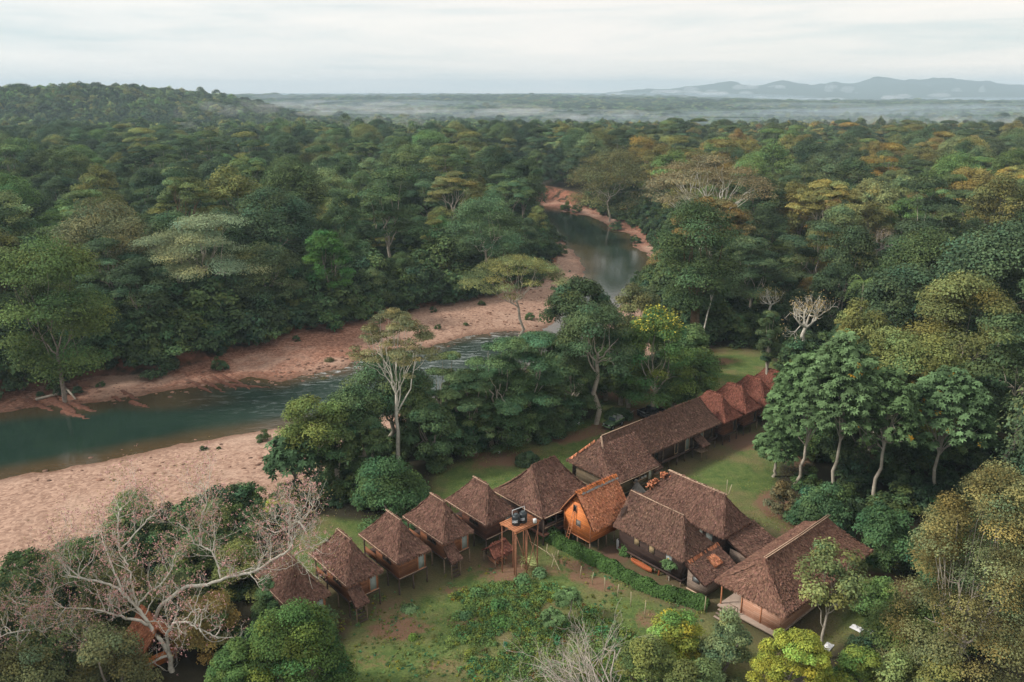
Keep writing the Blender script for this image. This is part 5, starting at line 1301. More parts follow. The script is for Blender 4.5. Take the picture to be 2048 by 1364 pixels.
def tower():
    r = np.random.default_rng(57); x, y = lodge(.9, .25); z = gz(x, y); t = thing('water_tower_platform', 'tall red wooden platform carrying two black water tanks', 'platform', (x, y, z), R(41))
    zt = 6.15 - z; mb = MB()
    for k in range(10): mb.box((-1.75 - .12 * r.random(), -1.3 + .262 * k, zt - .06), (1.75 + .12 * r.random(), -1.3 + .262 * k + .17, zt + .02 * r.random()), tint=(1, 1, 1) * np.array(.45 + .75 * r.random()))
    mb.build('deck', POST_RED, t)
    boxes(t, 'beam', POST_RED, ((-1.6, -1.25, zt - .22), (-1.48, 1.28, zt - .063)), ((1.48, -1.25, zt - .22), (1.6, 1.28, zt - .063)), ((-.06, -1.25, zt - .22), (.06, 1.28, zt - .063)), ((-1.7, -1.2, zt - .36), (1.7, -1.08, zt - .223)), ((-1.7, 1.08, zt - .36), (1.7, 1.2, zt - .223)))
    for px_, py_ in ((-1.54, -1.14), (0, -1.14), (1.54, -1.14), (-1.54, 1.14), (0, 1.14), (1.54, 1.14), (-.8, 0), (.8, 0)): post(t, px_, py_, -.4, zt - .36 if abs(py_) > .5 else zt - .2, .075 if py_ < 0 else .055, POST_TOWER)
    for a, b in (((0, -1.25, .8), (1.54, -1.25, zt - .6)), ((-1.54, -1.25, zt - .7), (0, -1.25, 1.2)), ((1.65, -1.1, .8), (1.65, 1.1, zt - 1))): pole_part(t, 'brace', [a, b], .04, POST_TOWER)
    # tanks
    prof = [(0, 0), (.44, 0), (.46, .06), (.45, .28), (.47, .31), (.45, .34), (.45, .62), (.47, .65), (.45, .68), (.45, .95), (.42, 1.04), (.30, 1.14), (.20, 1.16)]
    lid = [(.21, 1.15), (.22, 1.24), (.16, 1.27), (0, 1.28)]
    def lathe(pr, n=20):
        m = MB(); V = []; Q = []
        for a in range(n):
            th = 2 * PI * a / n
            for q, h in pr: V.append((q * math.cos(th), q * math.sin(th), h))
        k = len(pr)
        for a in range(n):
            b = (a + 1) % n
            for i in range(k - 1): Q.append((a * k + i, b * k + i, b * k + i + 1, a * k + i + 1))
        m.add(V, Q); return m
    body = lathe(prof).mesh('tank_body', M_TANK, smooth=True); lidm = lathe(lid).mesh('tank_lid', M_TANKTOP, smooth=True)
    lg = MB()                                      # the white print on the side: a slanting patch of broken marks
    for k in range(16):
        th = R(-75 + 62 * (k % 8) / 7); h = .40 + .16 * (k // 8) + .10 * (k % 8) / 7
        if (k * 5) % 7 == 3: continue
        c = np.array([.475 * math.cos(th), .475 * math.sin(th), h]); e = np.array([-math.sin(th), math.cos(th), .25]) * .035; f = np.array([0, 0, .065])
        lg.add([c - e - f, c + e - f, c + e * .8 + f, c - e * .6 + f], [(0, 1, 2, 3)])
    lgm = lg.mesh('print', M_LOGO)
    for k, (u, v, lb) in enumerate(((1032, 1048, 'black water tank with white print, nearer the deck edge'), (1046, 1043, 'black water tank with white print, on the side of the white can'))):
        p = at_z(u, v, 6.17); q = thing('water_tank', lb, 'tank', (p[0], p[1], 6.155), R(-60), 'black tanks on the platform')
        b = obj('tank_body', body, q); obj('print', lgm, b); obj('lid', lidm, q)
    p = at_z(1069.5, 1045, 6.2); q = tag(MBbox('water_can', M_WHITE, (.34, .28, .48)), 'white square can on the corner of the tank platform', 'can'); q.location = (p[0], p[1], 6.16); q.rotation_euler = (0, 0, R(20))
    pp = thing('pipe_frame', 'white pipe frame standing behind the black tanks', 'pipe'); P = [at_z(1024.5, 1047, 6.2), at_z(1049, 1038, 6.2)]
    for a in P: pole_part(pp, 'upright', [(a[0], a[1], 6.16), (a[0], a[1], 7.75)], .025, M_WHITE)
    pole_part(pp, 'crossbar', [(P[0][0], P[0][1], 7.75), (P[1][0], P[1][1], 7.75)], .03, M_WHITE)
def MBbox(name, m, sz, bev=.03):
    mb = MB(); sx, sy, s_z = sz; b = bev
    V = []
    for z, k in ((0, b), (b, 0), (s_z - b, 0), (s_z, b)):
        V += [(-sx / 2 + k, -sy / 2 + k, z), (sx / 2 - k, -sy / 2 + k, z), (sx / 2 - k, sy / 2 - k, z), (-sx / 2 + k, sy / 2 - k, z)]
    Q = [(0, 3, 2, 1), (12, 13, 14, 15)]
    for i in range(3):
        for j in range(4): Q.append((4 * i + j, 4 * i + (j + 1) % 4, 4 * i + 4 + (j + 1) % 4, 4 * i + 4 + j))
    mb.add(V, Q); return mb.build(name, m)
tower()

def woodshed():
    r = np.random.default_rng(58); x, y = lodge(.55, -2.9); t = thing('wood_shelter', 'low red thatched wood shelter beside the tank platform', 'shelter', (x, y, gz(x, y)), R(41))
    mb = MB(); thatch_panel(mb, (-1.5, -1.1, 1.35), (1.4, -1.1, 1.35), (1.2, .1, 2.1), (-1.3, .1, 2.1), r, sag=.05); thatch_panel(mb, (1.4, 1.1, 1.4), (-1.5, 1.1, 1.4), (-1.3, .1, 2.1), (1.2, .1, 2.1), r, sag=.05)
    mb.build('roof', TH_RED, t)
    for px_ in (-1.3, 0, 1.2):
        for py_ in (-1.0, 1.0): post(t, px_, py_, -.3, 1.45, .06, POST)
    lg = MB()
    for k in range(26): q = r.random(2); lg.tube([(-1.1 + 2.1 * q[0], -.6 + r.random() * .2, .1 + .8 * q[1]), (-1.1 + 2.1 * q[0] + .05, .7, .12 + .8 * q[1])], .05, 5)
    lg.build('firewood', POST_RED, t)
woodshed()

# ------------------------------------------------------------------ vehicles
def wheel(root, x, y, rad, w=.22):
    m = MB(); n = 18; V = []; Q = []
    pr = [(rad * .62, -w / 2), (rad * .94, -w / 2), (rad, -w / 3), (rad, w / 3), (rad * .94, w / 2), (rad * .62, w / 2)]
    for a in range(n):
        th = 2 * PI * a / n; V += [(q * math.cos(th), h, q * math.sin(th)) for q, h in pr]
    k = len(pr)
    for a in range(n):
        b = (a + 1) % n; Q += [(a * k + i, a * k + i + 1, b * k + i + 1, b * k + i) for i in range(k - 1)]
    m.add(V, Q); wh = obj('wheel', m.mesh('wheel', M_TYRE), root, (x, y, rad))
    rm = MB(); rm.tube([(0, -w * .35, 0), (0, w * .35, 0)], rad * .6, 12); rm.build('rim', M_GREYMETAL, wh)
def prism(mb, prof, y0, y1):
    n = len(prof); V = [(x, y0, z) for x, z in prof] + [(x, y1, z) for x, z in prof]
    c0 = len(V); V += [(sum(p[0] for p in prof) / n, y0, sum(p[1] for p in prof) / n), (sum(p[0] for p in prof) / n, y1, sum(p[1] for p in prof) / n)]
    Q = [(i, (i + 1) % n, n + (i + 1) % n, n + i) for i in range(n)] + [(c0, (i + 1) % n, i, i) for i in range(n)] + [(c0 + 1, n + i, n + (i + 1) % n, n + (i + 1) % n) for i in range(n)]
    mb.add(V, Q)
def jeep():
    p = at_z(1227, 853, 0); t = thing('jeep', 'open topped green jeep parked on the dirt track behind the longhouse', 'jeep', (p[0], p[1], gz(p[0], p[1])), R(226))
    b = MB(); prism(b, [(-1.85, .5), (-1.85, 1.05), (-.1, 1.05), (.45, 1.08), (.55, 1.12), (1.7, 1.0), (1.85, .8), (1.85, .5)], -.72, .72); b.build('body', M_JEEP, t)
    boxes(t, 'tub', M_DARK, ((-1.7, -.6, 1.053), (.3, .6, 1.06)))
    boxes(t, 'side_rail', M_JEEPL, ((-1.85, -.74, 1.05), (.4, -.64, 1.2)), ((-1.85, .64, 1.05), (.4, .74, 1.2)), ((-1.87, -.64, 1.05), (-1.77, .64, 1.2)))
    for y in (-1, 1): boxes(t, 'fender', M_JEEPL, ((.85, .725 * y - .12, .82), (1.75, .725 * y + .12, .92)))
    for y in (-.35, .35): boxes(t, 'seat', M_FABRICG, ((-.55, y - .25, 1.06), (-.05, y + .25, 1.2)), ((-.62, y - .25, 1.06), (-.5, y + .25, 1.62)))
    boxes(t, 'bench_seat', M_FABRICG, ((-1.5, -.55, 1.06), (-1.1, .55, 1.2)), ((-1.6, -.55, 1.06), (-1.48, .55, 1.55)))
    f = MB(); f.tube([(.5, -.66, 1.1), (.35, -.64, 1.72), (.35, .64, 1.72), (.5, .66, 1.1)], .035, 6); ws = f.build('windscreen_frame', M_JEEPL, t)
    g = MB(); g.add([(.49, -.62, 1.13), (.49, .62, 1.13), (.36, .6, 1.69), (.36, -.6, 1.69)], [(0, 1, 2, 3)]); g.build('windscreen', M_GLASS, ws)
    rb = MB(); rb.tube([(-.8, -.66, 1.15), (-.8, -.62, 1.85), (-.8, .62, 1.85), (-.8, .66, 1.15)], .035, 6); rb.build('roll_bar', M_JEEPL, t)
    for y in (-.5, .5):
        h = MB(); h.tube([(1.84, y, .86), (1.9, y, .86)], .11, 10); h.build('headlight', M_WHITE, t)
    boxes(t, 'bumper', M_JEEPL, ((1.86, -.75, .5), (1.98, .75, .64)))
    boxes(t, 'grille', M_DARK, ((1.852, -.35, .6), (1.862, .35, .92)))
    for x in (-1.15, 1.2):
        for y in (-.72, .72): wheel(t, x, y, .38)

jeep()
def pickup():
    p = at_z(1302, 832, 0); t = thing('pickup_truck', 'black pickup truck half hidden by the longhouse ridge', 'truck', (p[0], p[1], gz(p[0], p[1])), R(36))
    b = MB(); prism(b, [(-2.4, .5), (-2.4, .95), (2.2, .95), (2.4, .8), (2.4, .5)], -.85, .85); b.build('body', M_BLACKCAR, t)
    c = MB(); prism(c, [(-.5, .95), (-.35, 1.65), (.7, 1.65), (1.25, .97)], -.78, .78); cb = c.build('cab', M_BLACKCAR, t)
    boxes(cb, 'windscreen', M_GLASS, ((.78, -.7, 1.2), (1.1, .7, 1.24)))
    boxes(t, 'bed', M_BLACKCAR, ((-2.4, -.85, .95), (-.55, -.77, 1.4)), ((-2.4, .77, .95), (-.55, .85, 1.4)), ((-2.4, -.77, .95), (-2.32, .77, 1.4)))
    boxes(t, 'bed_rail', M_GREYMETAL, ((-2.42, -.87, 1.4), (-2.3, .87, 1.44)))
    for x in (-1.5, 1.55):
        for y in (-.85, .85): wheel(t, x, y, .37)
pickup()

# ------------------------------------------------------------------ the garden and small things
def on(u, v, z=0.0):
    p = at_z(u, v, 0); return np.array((p[0], p[1], gz(p[0], p[1]) + z))
def hedge():
    r = np.random.default_rng(60); pts = np.array([at_z(u, v, 0)[:2] for u, v in ((1084, 1068), (1106, 1082), (1132, 1098), (1166, 1114), (1202, 1133), (1246, 1157), (1290, 1179), (1330, 1195), (1378, 1207), (1416, 1219))])
    seg = np.hypot(*np.diff(pts, axis=0).T); L = np.concatenate([[0], np.cumsum(seg)]); n = 17000; s = r.random(n) * L[-1]
    x = np.interp(s, L, pts[:, 0]); y = np.interp(s, L, pts[:, 1]); k = s / L[-1]
    w = (.78 - .25 * k) * (.8 + .5 * vnoise(s * 1.1, s * 0 + 3)); h = (1.75 - .55 * k) * (.72 + .55 * vnoise(s * .9, s * 0 + 9))
    a = r.random(n) * PI; q = np.sqrt(r.random(n)) * .35 + .65
    dx, dy = np.gradient(np.interp(np.linspace(0, L[-1], 200), L, pts[:, 0])), np.gradient(np.interp(np.linspace(0, L[-1], 200), L, pts[:, 1]))
    i = (k * 199).astype(int); nn = unit(np.column_stack([-dy[i], dx[i], np.zeros(n)]))
    off = np.cos(a) * w * q; zz = np.abs(np.sin(a)) ** .7 * h * q
    P = np.column_stack([x, y, zz]) + nn * off[:, None]; N = nn * np.cos(a)[:, None] + np.array([0, 0, .6]) + .5 * r.normal(size=(n, 3))
    tv = np.clip(.75 + .6 * vnoise(x * 1.3, y * 1.3) + .18 * r.normal(size=n), .4, 1.7); mb = MB(); mb.cards(P, N, .2 + .12 * r.random(n), .15, np.stack([tv, tv, tv], 1), r)
    o = mb.build('hedge', LEAF); o.color = (.034, .068, .024, 1); tag(o, 'clipped green hedge running below the orange barn and plank house', 'hedge')
hedge()
def posts():
    r = np.random.default_rng(61)
    L = [(1161, 1156, 1.5, 'dark fence stake'), (1185, 1169, 1.5, ''), (1209.6, 1183, 1.7, ''), (1235, 1194, 1.5, ''), (1261.5, 1213, 1.7, ''), (1289, 1236, 2.1, ''), (1343, 1195, 1.6, ''), (1093, 1111, 1.5, ''), (1116, 1115, .9, ''), (1409, 1225, 1.9, '')]
    names = ['fence post nearest the tank platform bean row', 'second fence post of the garden row, from the tank platform', 'middle fence post in the open garden grass', 'fence post beside the bare patch in the garden', 'fence post above the pale dirt patch of the garden', 'tallest fence post of the garden row, near the yellow tipped shrub',
             'fence post standing in the lower hedge', 'thin stake behind the tank platform legs', 'short stake by the leaning garden poles', 'yellowish corner post at the end of the hedge']
    for (u, v, h, _), lb in zip(L, names):
        p = on(u, v); mb = MB(); mb.tube([(0, 0, -.3), (.02 * r.normal(), .02 * r.normal(), h * .5), (.06 * r.normal(), .06 * r.normal(), h)], [.055, .05, .045], 6)
        o = mb.build('fence_post', POST_FENCE); o.location = p; tag(o, lb, 'post', 'garden fence posts')
    t = thing('pole_frame', 'leaning garden poles tied into a frame below the tank platform', 'frame', on(1108, 1125))
    a = on(1108, 1125)
    for q, w in (((1093, 1112), (1104, 1119)), ((1104, 1116), (1119, 1144)), ((1103, 1143), (1112, 1106)), ((1060, 1092), (1106, 1116))):
        b, c = on(*q, .6) - a, on(*w, .25) - a; pole_part(t, 'pole', [b, c], .04, POST_FENCE)
    # plank canoe, leaning boards, barrels
    b, c = on(1262, 1125), on(1303, 1149); d = c - b; ln = np.linalg.norm(d); ang = math.atan2(d[1], d[0])
    t = thing('dugout_canoe', 'orange hollowed log lying beside the dark plank house', 'canoe', (b + c) / 2 + np.array((0, 0, .05)), ang)
    mb = MB(); n = 12; V = []; Q = []
    for i in range(n + 1):
        q = i / n; w = .25 * (1 - abs(2 * q - 1) ** 4 * .75); x = (q - .5) * ln
        for k in range(7):
            th = PI * k / 6; V.append((x, w * math.cos(th + PI), .5 - .46 * math.sin(th) * (1 - .3 * abs(2 * q - 1) ** 3)))
    for i in range(n):
        for k in range(6): Q.append((i * 7 + k, i * 7 + k + 1, i * 7 + 8 + k, i * 7 + 7 + k))
    m2 = len(V); V += [(x * .97, y * .8, z + .09) for x, y, z in V]
    Q2 = [tuple(m2 + i for i in q[::-1]) for q in Q]; Q3 = []
    for i in range(n):
        for k in (0, 6): Q3.append((i * 7 + k, (i + 1) * 7 + k, m2 + (i + 1) * 7 + k, m2 + i * 7 + k))
    mb.add(V, Q + Q2 + Q3); mb.build('hull', M_LOG, t)
    for i, (q, w, lb) in enumerate((((1324, 1112), (1317, 1151), 'tall orange board leaning on the dark plank house wall'), ((1312, 1131), (1310, 1146), 'short orange board propped under the plank house window'), ((1337, 1142), (1334, 1158), 'short orange stake under the sapling by the plank house'))):
        p = on(*w); y0 = p[1]; tp = at_y(q[0], q[1], y0 + .5); mb = MB(); mb.tube([(0, 0, 0), tp - p], [.11 if i == 0 else .07, .1 if i == 0 else .06], 4); o = mb.build('board', M_LOG); o.location = p; tag(o, lb, 'board')
    def drum(name, u, v, m, h, rad, lb, m2=None):
        p = on(u, v); t = thing(name, lb, 'barrel', p); mb = MB(); mb.tube([(0, 0, 0), (0, 0, h * .08), (0, 0, h * .35), (0, 0, h * .4), (0, 0, h * .65), (0, 0, h * .7), (0, 0, h * .94), (0, 0, h)], [rad * .94, rad, rad, rad * 1.05, rad, rad * 1.05, rad, rad * .9], 14); mb.build('drum', m, t)
        l = MB(); l.tube([(0, 0, h), (0, 0, h + .05)], rad * .55, 12); l.build('lid', m2 or m, t)
    drum('barrel', 1238, 1097, M_WHITE, 1.15, .32, 'tall white barrel at the corner of the dark plank house', M_TANKTOP)
    drum('barrel', 1719, 1170, M_BLUE, .9, .30, 'blue barrel on bare ground behind the wide brown house')
    drum('bucket', 1157, 849, M_WHITE, .38, .2, 'white bucket on the grass beside the jeep track'); drum('bucket', 998, 906, M_WHITE, .38, .18, 'white bucket on the dirt in front of the forest edge')
    for (u, v, sx, sy, lb) in ((1713, 1258, .55, .4, 'white crumpled sheet on the grass right of the spindly tree'), (1655, 1296, .75, .35, 'white crumpled sheet behind the yellow green tree'), (1742, 1266, .3, .25, 'small white sheet at the edge of the olive shrub')):
        p = on(u, v, .05); mb = MB(); n = 8; X, Y = np.meshgrid(np.linspace(-sx, sx, n), np.linspace(-sy, sy, n), indexing='ij'); Z = .35 * r.random((n, n)) * (1 - np.maximum(np.abs(X) / sx, np.abs(Y) / sy) ** 2 * .9)
        I = np.arange(n * n).reshape(n, n); mb.add(np.stack([X, Y, Z], -1), np.stack([I[:-1, :-1], I[1:, :-1], I[1:, 1:], I[:-1, 1:]], -1).reshape(-1, 4)); o = mb.build('cloth_sheet', M_WHITE); o.location = p; o.rotation_euler = (0, 0, r.random() * 3); tag(o, lb, 'sheet')
    p = on(1271, 992); t = thing('tarp_canopy', 'small grey pointed tarp standing under the kitchen end of the longhouse', 'tarp', p, R(20)); mb = MB(); mb.add([(-1, -1, .9), (1, -1, .9), (1, 1, .9), (-1, 1, .9), (0, 0, 2.3)], [(0, 1, 4, 4), (1, 2, 4, 4), (2, 3, 4, 4), (3, 0, 4, 4)]); mb.build('cloth', M_TARP, t); post(t, 0, 0, 0, 2.25, .04, POST, 'pole')
    p = on(1255, 838); t = MB(); q = at_y(1268, 821, p[1] + 1.2) - p; t.tube([(0, 0, 0), (-.05, 0, .9), q * .6 + np.array((0, 0, .3)), q], .07, 6); o = t.build('bent_pole', BARK_PALE); o.location = p; tag(o, 'pale bent pole beside the dark thicket at the jeep track', 'pole')
    # bulb hanging under the eave, lit
    m, nt, out = mat('lit_bulb'); e = nd(nt, 'ShaderNodeEmission'); e.inputs['Color'].default_value = (1, .62, .35, 1); e.inputs['Strength'].default_value = 6; lk(nt, e.outputs[0], out.inputs['Surface'])
    x, y = lodge(18.1, 10.6); t = thing('light_bulb', 'small lit bulb under the eave between the two plank houses', 'lamp', (x, y, 3.2)); mb = MB(); mb.tube([(0, 0, -.1), (0, 0, -.04), (0, 0, .04), (0, 0, .1)], [.04, .1, .1, .05], 8); mb.build('bulb', m, t); pole_part(t, 'cord', [(0, 0, .1), (0, 0, .5)], .012, POST_DARK)
    # drift logs on the far bank, brush pile on the lawn
    for (a_, b_, lb) in (((70, 792), (156, 777), 'long grey drift log on the far red bank'), ((128, 772), (150, 790), 'short drift log lying across the far red bank'), ((1368, 752), (1388, 757), 'weathered log on the lawn beside the brush pile')):
        z = -4.8 if a_[0] < 400 else 0; b, c = at_z(*a_, z), at_z(*b_, z); b[2] = gz(*b[:2]); c[2] = gz(*c[:2]); mb = MB(); mb.tube([b - b, (c - b) * .5 + np.array((0, 0, .25)), c - b], [.28, .24, .14], 7); o = mb.build('drift_log', BARK_PALE); o.location = b + np.array((0, 0, .2)); tag(o, lb, 'log')
    p = on(1418, 727); T = MB(); 
    for k in range(140):
        a = r.random() * 6.28; q = r.random() * 2.2; c = np.array((q * math.cos(a) * 1.5, q * math.sin(a), .7 * (1 - q / 2.4) * r.random())); d = unit(r.normal(size=3) * np.array((1, 1, .4))); T.tube([c - d * .6, c + d * .6], .03, 4)
    o = T.build('brush_pile', BARK_DARK); o.location = p; tag(o, 'pile of dark brushwood at the far end of the lawn', 'pile')
posts()

def garden():
    r = np.random.default_rng(62)
    G = poly([(905, 1190), (985, 1168), (1060, 1166), (1110, 1172), (1180, 1215), (1260, 1265), (1300, 1290), (1340, 1420), (960, 1420), (900, 1300)], 0)
    n = 5200; lo, hi = G.min(0), G.max(0); P = lo + (hi - lo) * r.random((n, 2)); d = sdist(P, G)
    den = fbm(P[:, 0], P[:, 1], .35, 3); P = P[(d < 0) & (den + .45 * r.random(n) > .64)]; m = len(P); z = ground_z(P)
    s = .25 + .55 * r.random(m) ** 2; per = 44; idx = np.repeat(np.arange(m), per)
    D = unit(r.normal(size=(m * per, 3))); D[:, 2] = np.abs(D[:, 2]); C = np.column_stack([P, z])[idx] + D * s[idx][:, None] * np.array([1, 1, .9]) * (.5 + .5 * r.random((m * per, 1)))
    base = .6 + .9 * r.random(m); hue = .24 * r.normal(size=m); tv = base[idx] * (1 + .15 * r.normal(size=m * per)); hh = hue[idx]
    T = np.stack([tv * (1 + hh), tv, tv * (1 - hh)], 1); dark = (r.random(m) < .04)[idx]; T[dark] *= np.array([1.3, .5, .6])
    mb = MB(); mb.cards(C, D + np.array([0, 0, .5]) + .5 * r.normal(size=C.shape), .17 + .09 * r.random(len(C)), .12, np.clip(T, .2, 2), r)
    o = mb.build('ground_cover', LEAF); o.color = (.056, .092, .034, 1); tag(o, 'tangled green ground cover in the garden below the huts', kind='stuff')
    # short grass and weeds over the lawn
    n = 60000; lo, hi = CLEAR.min(0), CLEAR.max(0); P = lo + (hi - lo) * r.random((n, 2)); d = sdist(P, CLEAR)
    lu = P[:, 0] * CA + (P[:, 1] - 75) * SA; lv = P[:, 0] * SA - (P[:, 1] - 75) * CA
    roofed = ((lu > -24) & (lu < 66) & (lv > -12.4) & (lv < -2.2)) | ((lu > 8) & (lu < 29) & (lv > -2.2) & (lv < 26))
    P = P[(d < 2) & ~roofed & (fbm(P[:, 0], P[:, 1], .22, 3) + .22 * r.random(n) > .5)]; m = len(P); z = ground_z(P)
    up = unit(np.column_stack([.5 * r.normal(size=(m, 2)), np.ones(m)])); tv = .7 + .6 * r.random((m, 1)); tint = np.repeat(tv, 3, 1); dry = r.random(m) < .2; tint[dry] *= np.array([1.6, 1.15, 1.0])
    mb = MB(); mb.cards(np.column_stack([P, z + .06]), r.normal(size=(m, 3)), .16 + .2 * r.random(m) ** 2, .07, tint, r, T=up)
    o = mb.build('grass', LEAF); o.color = (.082, .112, .036, 1); tag(o, 'short patchy grass round the huts', kind='stuff')
    # scattered weeds and low scrub on the open ground below the huts
    W = poly([(650, 1250), (720, 1190), (960, 1130), (1010, 1150), (905, 1200), (900, 1300), (960, 1420), (640, 1420)], 0); W2 = poly([(1110, 1090), (1180, 1130), (1420, 1230), (1330, 1300), (1250, 1250), (1120, 1165)], 0)
    n = 900; lo, hi = np.minimum(W.min(0), W2.min(0)), np.maximum(W.max(0), W2.max(0)); P = lo + (hi - lo) * r.random((n * 4, 2)); P = P[(inside(P, W) | inside(P, W2)) & (fbm(P[:, 0], P[:, 1], .3, 3) + .3 * r.random(len(P)) > .60)][:n]; m = len(P); z = ground_z(P); s = .12 + .34 * r.random(m) ** 2.5; per = 16; idx = np.repeat(np.arange(m), per)
    D = unit(r.normal(size=(m * per, 3))); D[:, 2] = np.abs(D[:, 2]); tv = (.6 + .8 * r.random(m))[idx] * (1 + .15 * r.normal(size=m * per)); hh = (.3 * r.normal(size=m))[idx]
    mb = MB(); mb.cards(np.column_stack([P, z])[idx] + D * s[idx][:, None] * (.4 + .6 * r.random((m * per, 1))), D + np.array([0, 0, .5]), .13 + .1 * r.random(m * per), .09, np.clip(np.stack([tv * (1 + hh), tv, tv * (1 - hh)], 1), .2, 2.2), r)
    o = mb.build('weeds', LEAF); o.color = (.060, .090, .034, 1); tag(o, 'rough weeds scattered over the lawn below the huts', kind='stuff')
    # single plants one can point at
    def plant(u, v, rad, h, col, lb, n=420, leaf=.26, name='garden_plant'):
        p = on(u, v); mb = MB(); D = unit(r.normal(size=(n, 3))); D[:, 2] = np.abs(D[:, 2]); tv = .75 + .5 * r.random((n, 1))
        mb.cards(D * np.array([rad, rad, h]) * (.45 + .55 * r.random((n, 1))), D + np.array([0, 0, .5]) + .4 * r.normal(size=(n, 3)), leaf, leaf * .65, np.repeat(tv, 3, 1), r)
        o = mb.build(name, LEAF); o.location = p; o.color = (*col, 1); tag(o, lb, 'plant')
    plant(993, 1218, .95, 1.1, (.045, .105, .042), 'round bright green plant in the middle of the garden'); plant(930, 1235, .6, .7, (.05, .1, .055), 'small bluish green plant on the dark soil left of the garden')
    plant(955, 1190, .9, .9, (.05, .1, .045), 'leafy plant at the upper left edge of the garden'); plant(1000, 1248, 1.3, .8, (.052, .112, .04), 'spreading green plant below the round bright one')
    plant(826, 1277, .45, .5, (.07, .12, .03), 'little yellow green tuft on the bare brown patch'); plant(818, 1218, .9, .25, (.10, .16, .09), 'pale low weeds on the lawn before the grey curtained hut')
    plant(1045, 1165, 1.0, 1.0, (.058, .115, .058), 'pale green plant in front of the tank platform'); plant(1080, 1150, .9, .9, (.07, .125, .07), 'light green plant beside the leaning garden poles')
    plant(1252, 1108, .9, 1.7, (.045, .09, .035), 'leafy plant beside the white barrel', 700); plant(1103, 1062, .8, 1.9, (.04, .085, .04), 'young tree at the head of the hedge', 600)
    plant(1430, 1010, .7, .6, (.06, .085, .035), 'low weeds beside the pale ridge poles'); plant(1500, 1050, 1.1, .7, (.05, .085, .035), 'low bush on the lawn right of the antenna'); plant(655, 672, 1.2, .9, (.06, .06, .035), 'dry tuft on the gravel bar')
    plant(645, 701, 1.2, .8, (.06, .06, .035), 'dry tuft lower on the gravel bar beside the pool')
    # spiky rosette
    p = on(1056, 1136); mb = MB(); n = 46; a = r.random(n) * 6.28; el = .3 + r.random(n); D = np.column_stack([np.cos(a) * np.cos(el), np.sin(a) * np.cos(el), np.sin(el)]); mb.cards(D * .75 + np.array([0, 0, .5]), np.cross(D, [0, 0, 1.]) + .3 * r.normal(size=(n, 3)) + np.array([0, 0, .6]), 1.5, .12, np.repeat(.8 + .5 * r.random((n, 1)), 3, 1), r, T=D, bend=.12)
    o = mb.build('spiky_plant', LEAF); o.location = p; o.color = (.17, .20, .10, 1); tag(o, 'pale spiky rosette plant below the tank platform', 'plant')
    for (u, vt, vb, rp, lb) in ((1138, 1182, 1242, 27, 'papaya tree in the middle of the garden'), (1107, 1226, 1262, 22, 'smaller papaya tree with a yellow leaf, left of the bigger one'), (1340, 1118, 1160, 16, 'sapling against the dark plank house'), (1650, 1085, 1180, 14, 'thin sapling with yellow leaves rising above the wide brown roof')):
        loc, Ht, Rd = spot_tree(u, vt, vb, rp); T, C = gen_palmate(int(u), Ht, Rd, leaf=.36, n_ros=20, tr=.08, c0=.6, per=7); place_tree('papaya_tree', lb, 'tree', loc, T, C, BARK_PALE, (.060, .105, .052))
garden()

# ------------------------------------------------------------------ the bare pink-flowered tree and the dead twigs in the foreground
def traced(name, label, cat, limbs, Yb, bark_m, seed, flowers, twig=1.3, rad0=.34):
    """limbs: pixel paths with the depth each lies at; branches and flowers grow from them"""
    r = np.random.default_rng(seed); T = MB(); tips = []
    base = None
    for path, y0, y1, ra, rb, nt_ in limbs:
        P = np.array([at_y(u, v, y0 + (y1 - y0) * i / max(1, len(path) - 1)) for i, (u, v) in enumerate(path)])
        if base is None: base = P[0].copy(); base[2] = gz(base[0], base[1])
        t = np.linspace(0, 1, len(P)); tt = np.linspace(0, 1, len(P) * 4); Q = np.column_stack([np.interp(tt, t, P[:, k]) for k in range(3)])
        for _ in range(2): Q[1:-1] = (Q[:-2] + 2 * Q[1:-1] + Q[2:]) / 4
        Q[1:-1] += r.normal(size=Q[1:-1].shape) * .05
        T.tube(Q - base, np.linspace(ra, rb, len(Q)) * .62, 8 if ra > .12 else 6, cap=False)
        for k in range(nt_):
            i = int(len(Q) * (.2 + .8 * r.random())); i = min(i, len(Q) - 2); d = unit(Q[min(i + 1, len(Q) - 1)] - Q[i] + 1e-6); D = unit(d * .5 + r.normal(size=3) * .7 + np.array((0, 0, .45)))
            grow(T, tips, r, Q[i] - base, D, twig * (.7 + .8 * r.random()), max(.022, min(.06, ra * .25)), 3, spread=.7, up=.22, taper=.6, wig=.2)
    t = thing(name, label, cat, base); T.build('trunk', bark_m, t)
    tips = np.array(tips)
    if flowers and len(tips):
        k = r.integers(len(tips), size=flowers); c0 = tips[k] + r.normal(size=(flowers, 3)) * .3; per = 4
        C = np.repeat(c0, per, 0) + r.normal(size=(flowers * per, 3)) * .07; tv = .75 + .5 * r.random((flowers, 1)); tv = np.repeat(np.repeat(tv, 3, 1), per, 0)
        mb = MB(); mb.cards(C, r.normal(size=C.shape) + np.array([0, 0, .5]), .14, .10, tv, r); mb.build('blossom', PETAL, t)
        k = r.integers(len(tips), size=2600); mb = MB(); c0 = tips[k] + r.normal(size=(2600, 3)) * .45; mb.cards(c0, r.normal(size=(2600, 3)), .16, .1, np.repeat(.7 + .6 * r.random((2600, 1)), 3, 1), r); o = mb.build('crown', LEAF, t); o.color = (.15, .13, .075, 1)
    return t
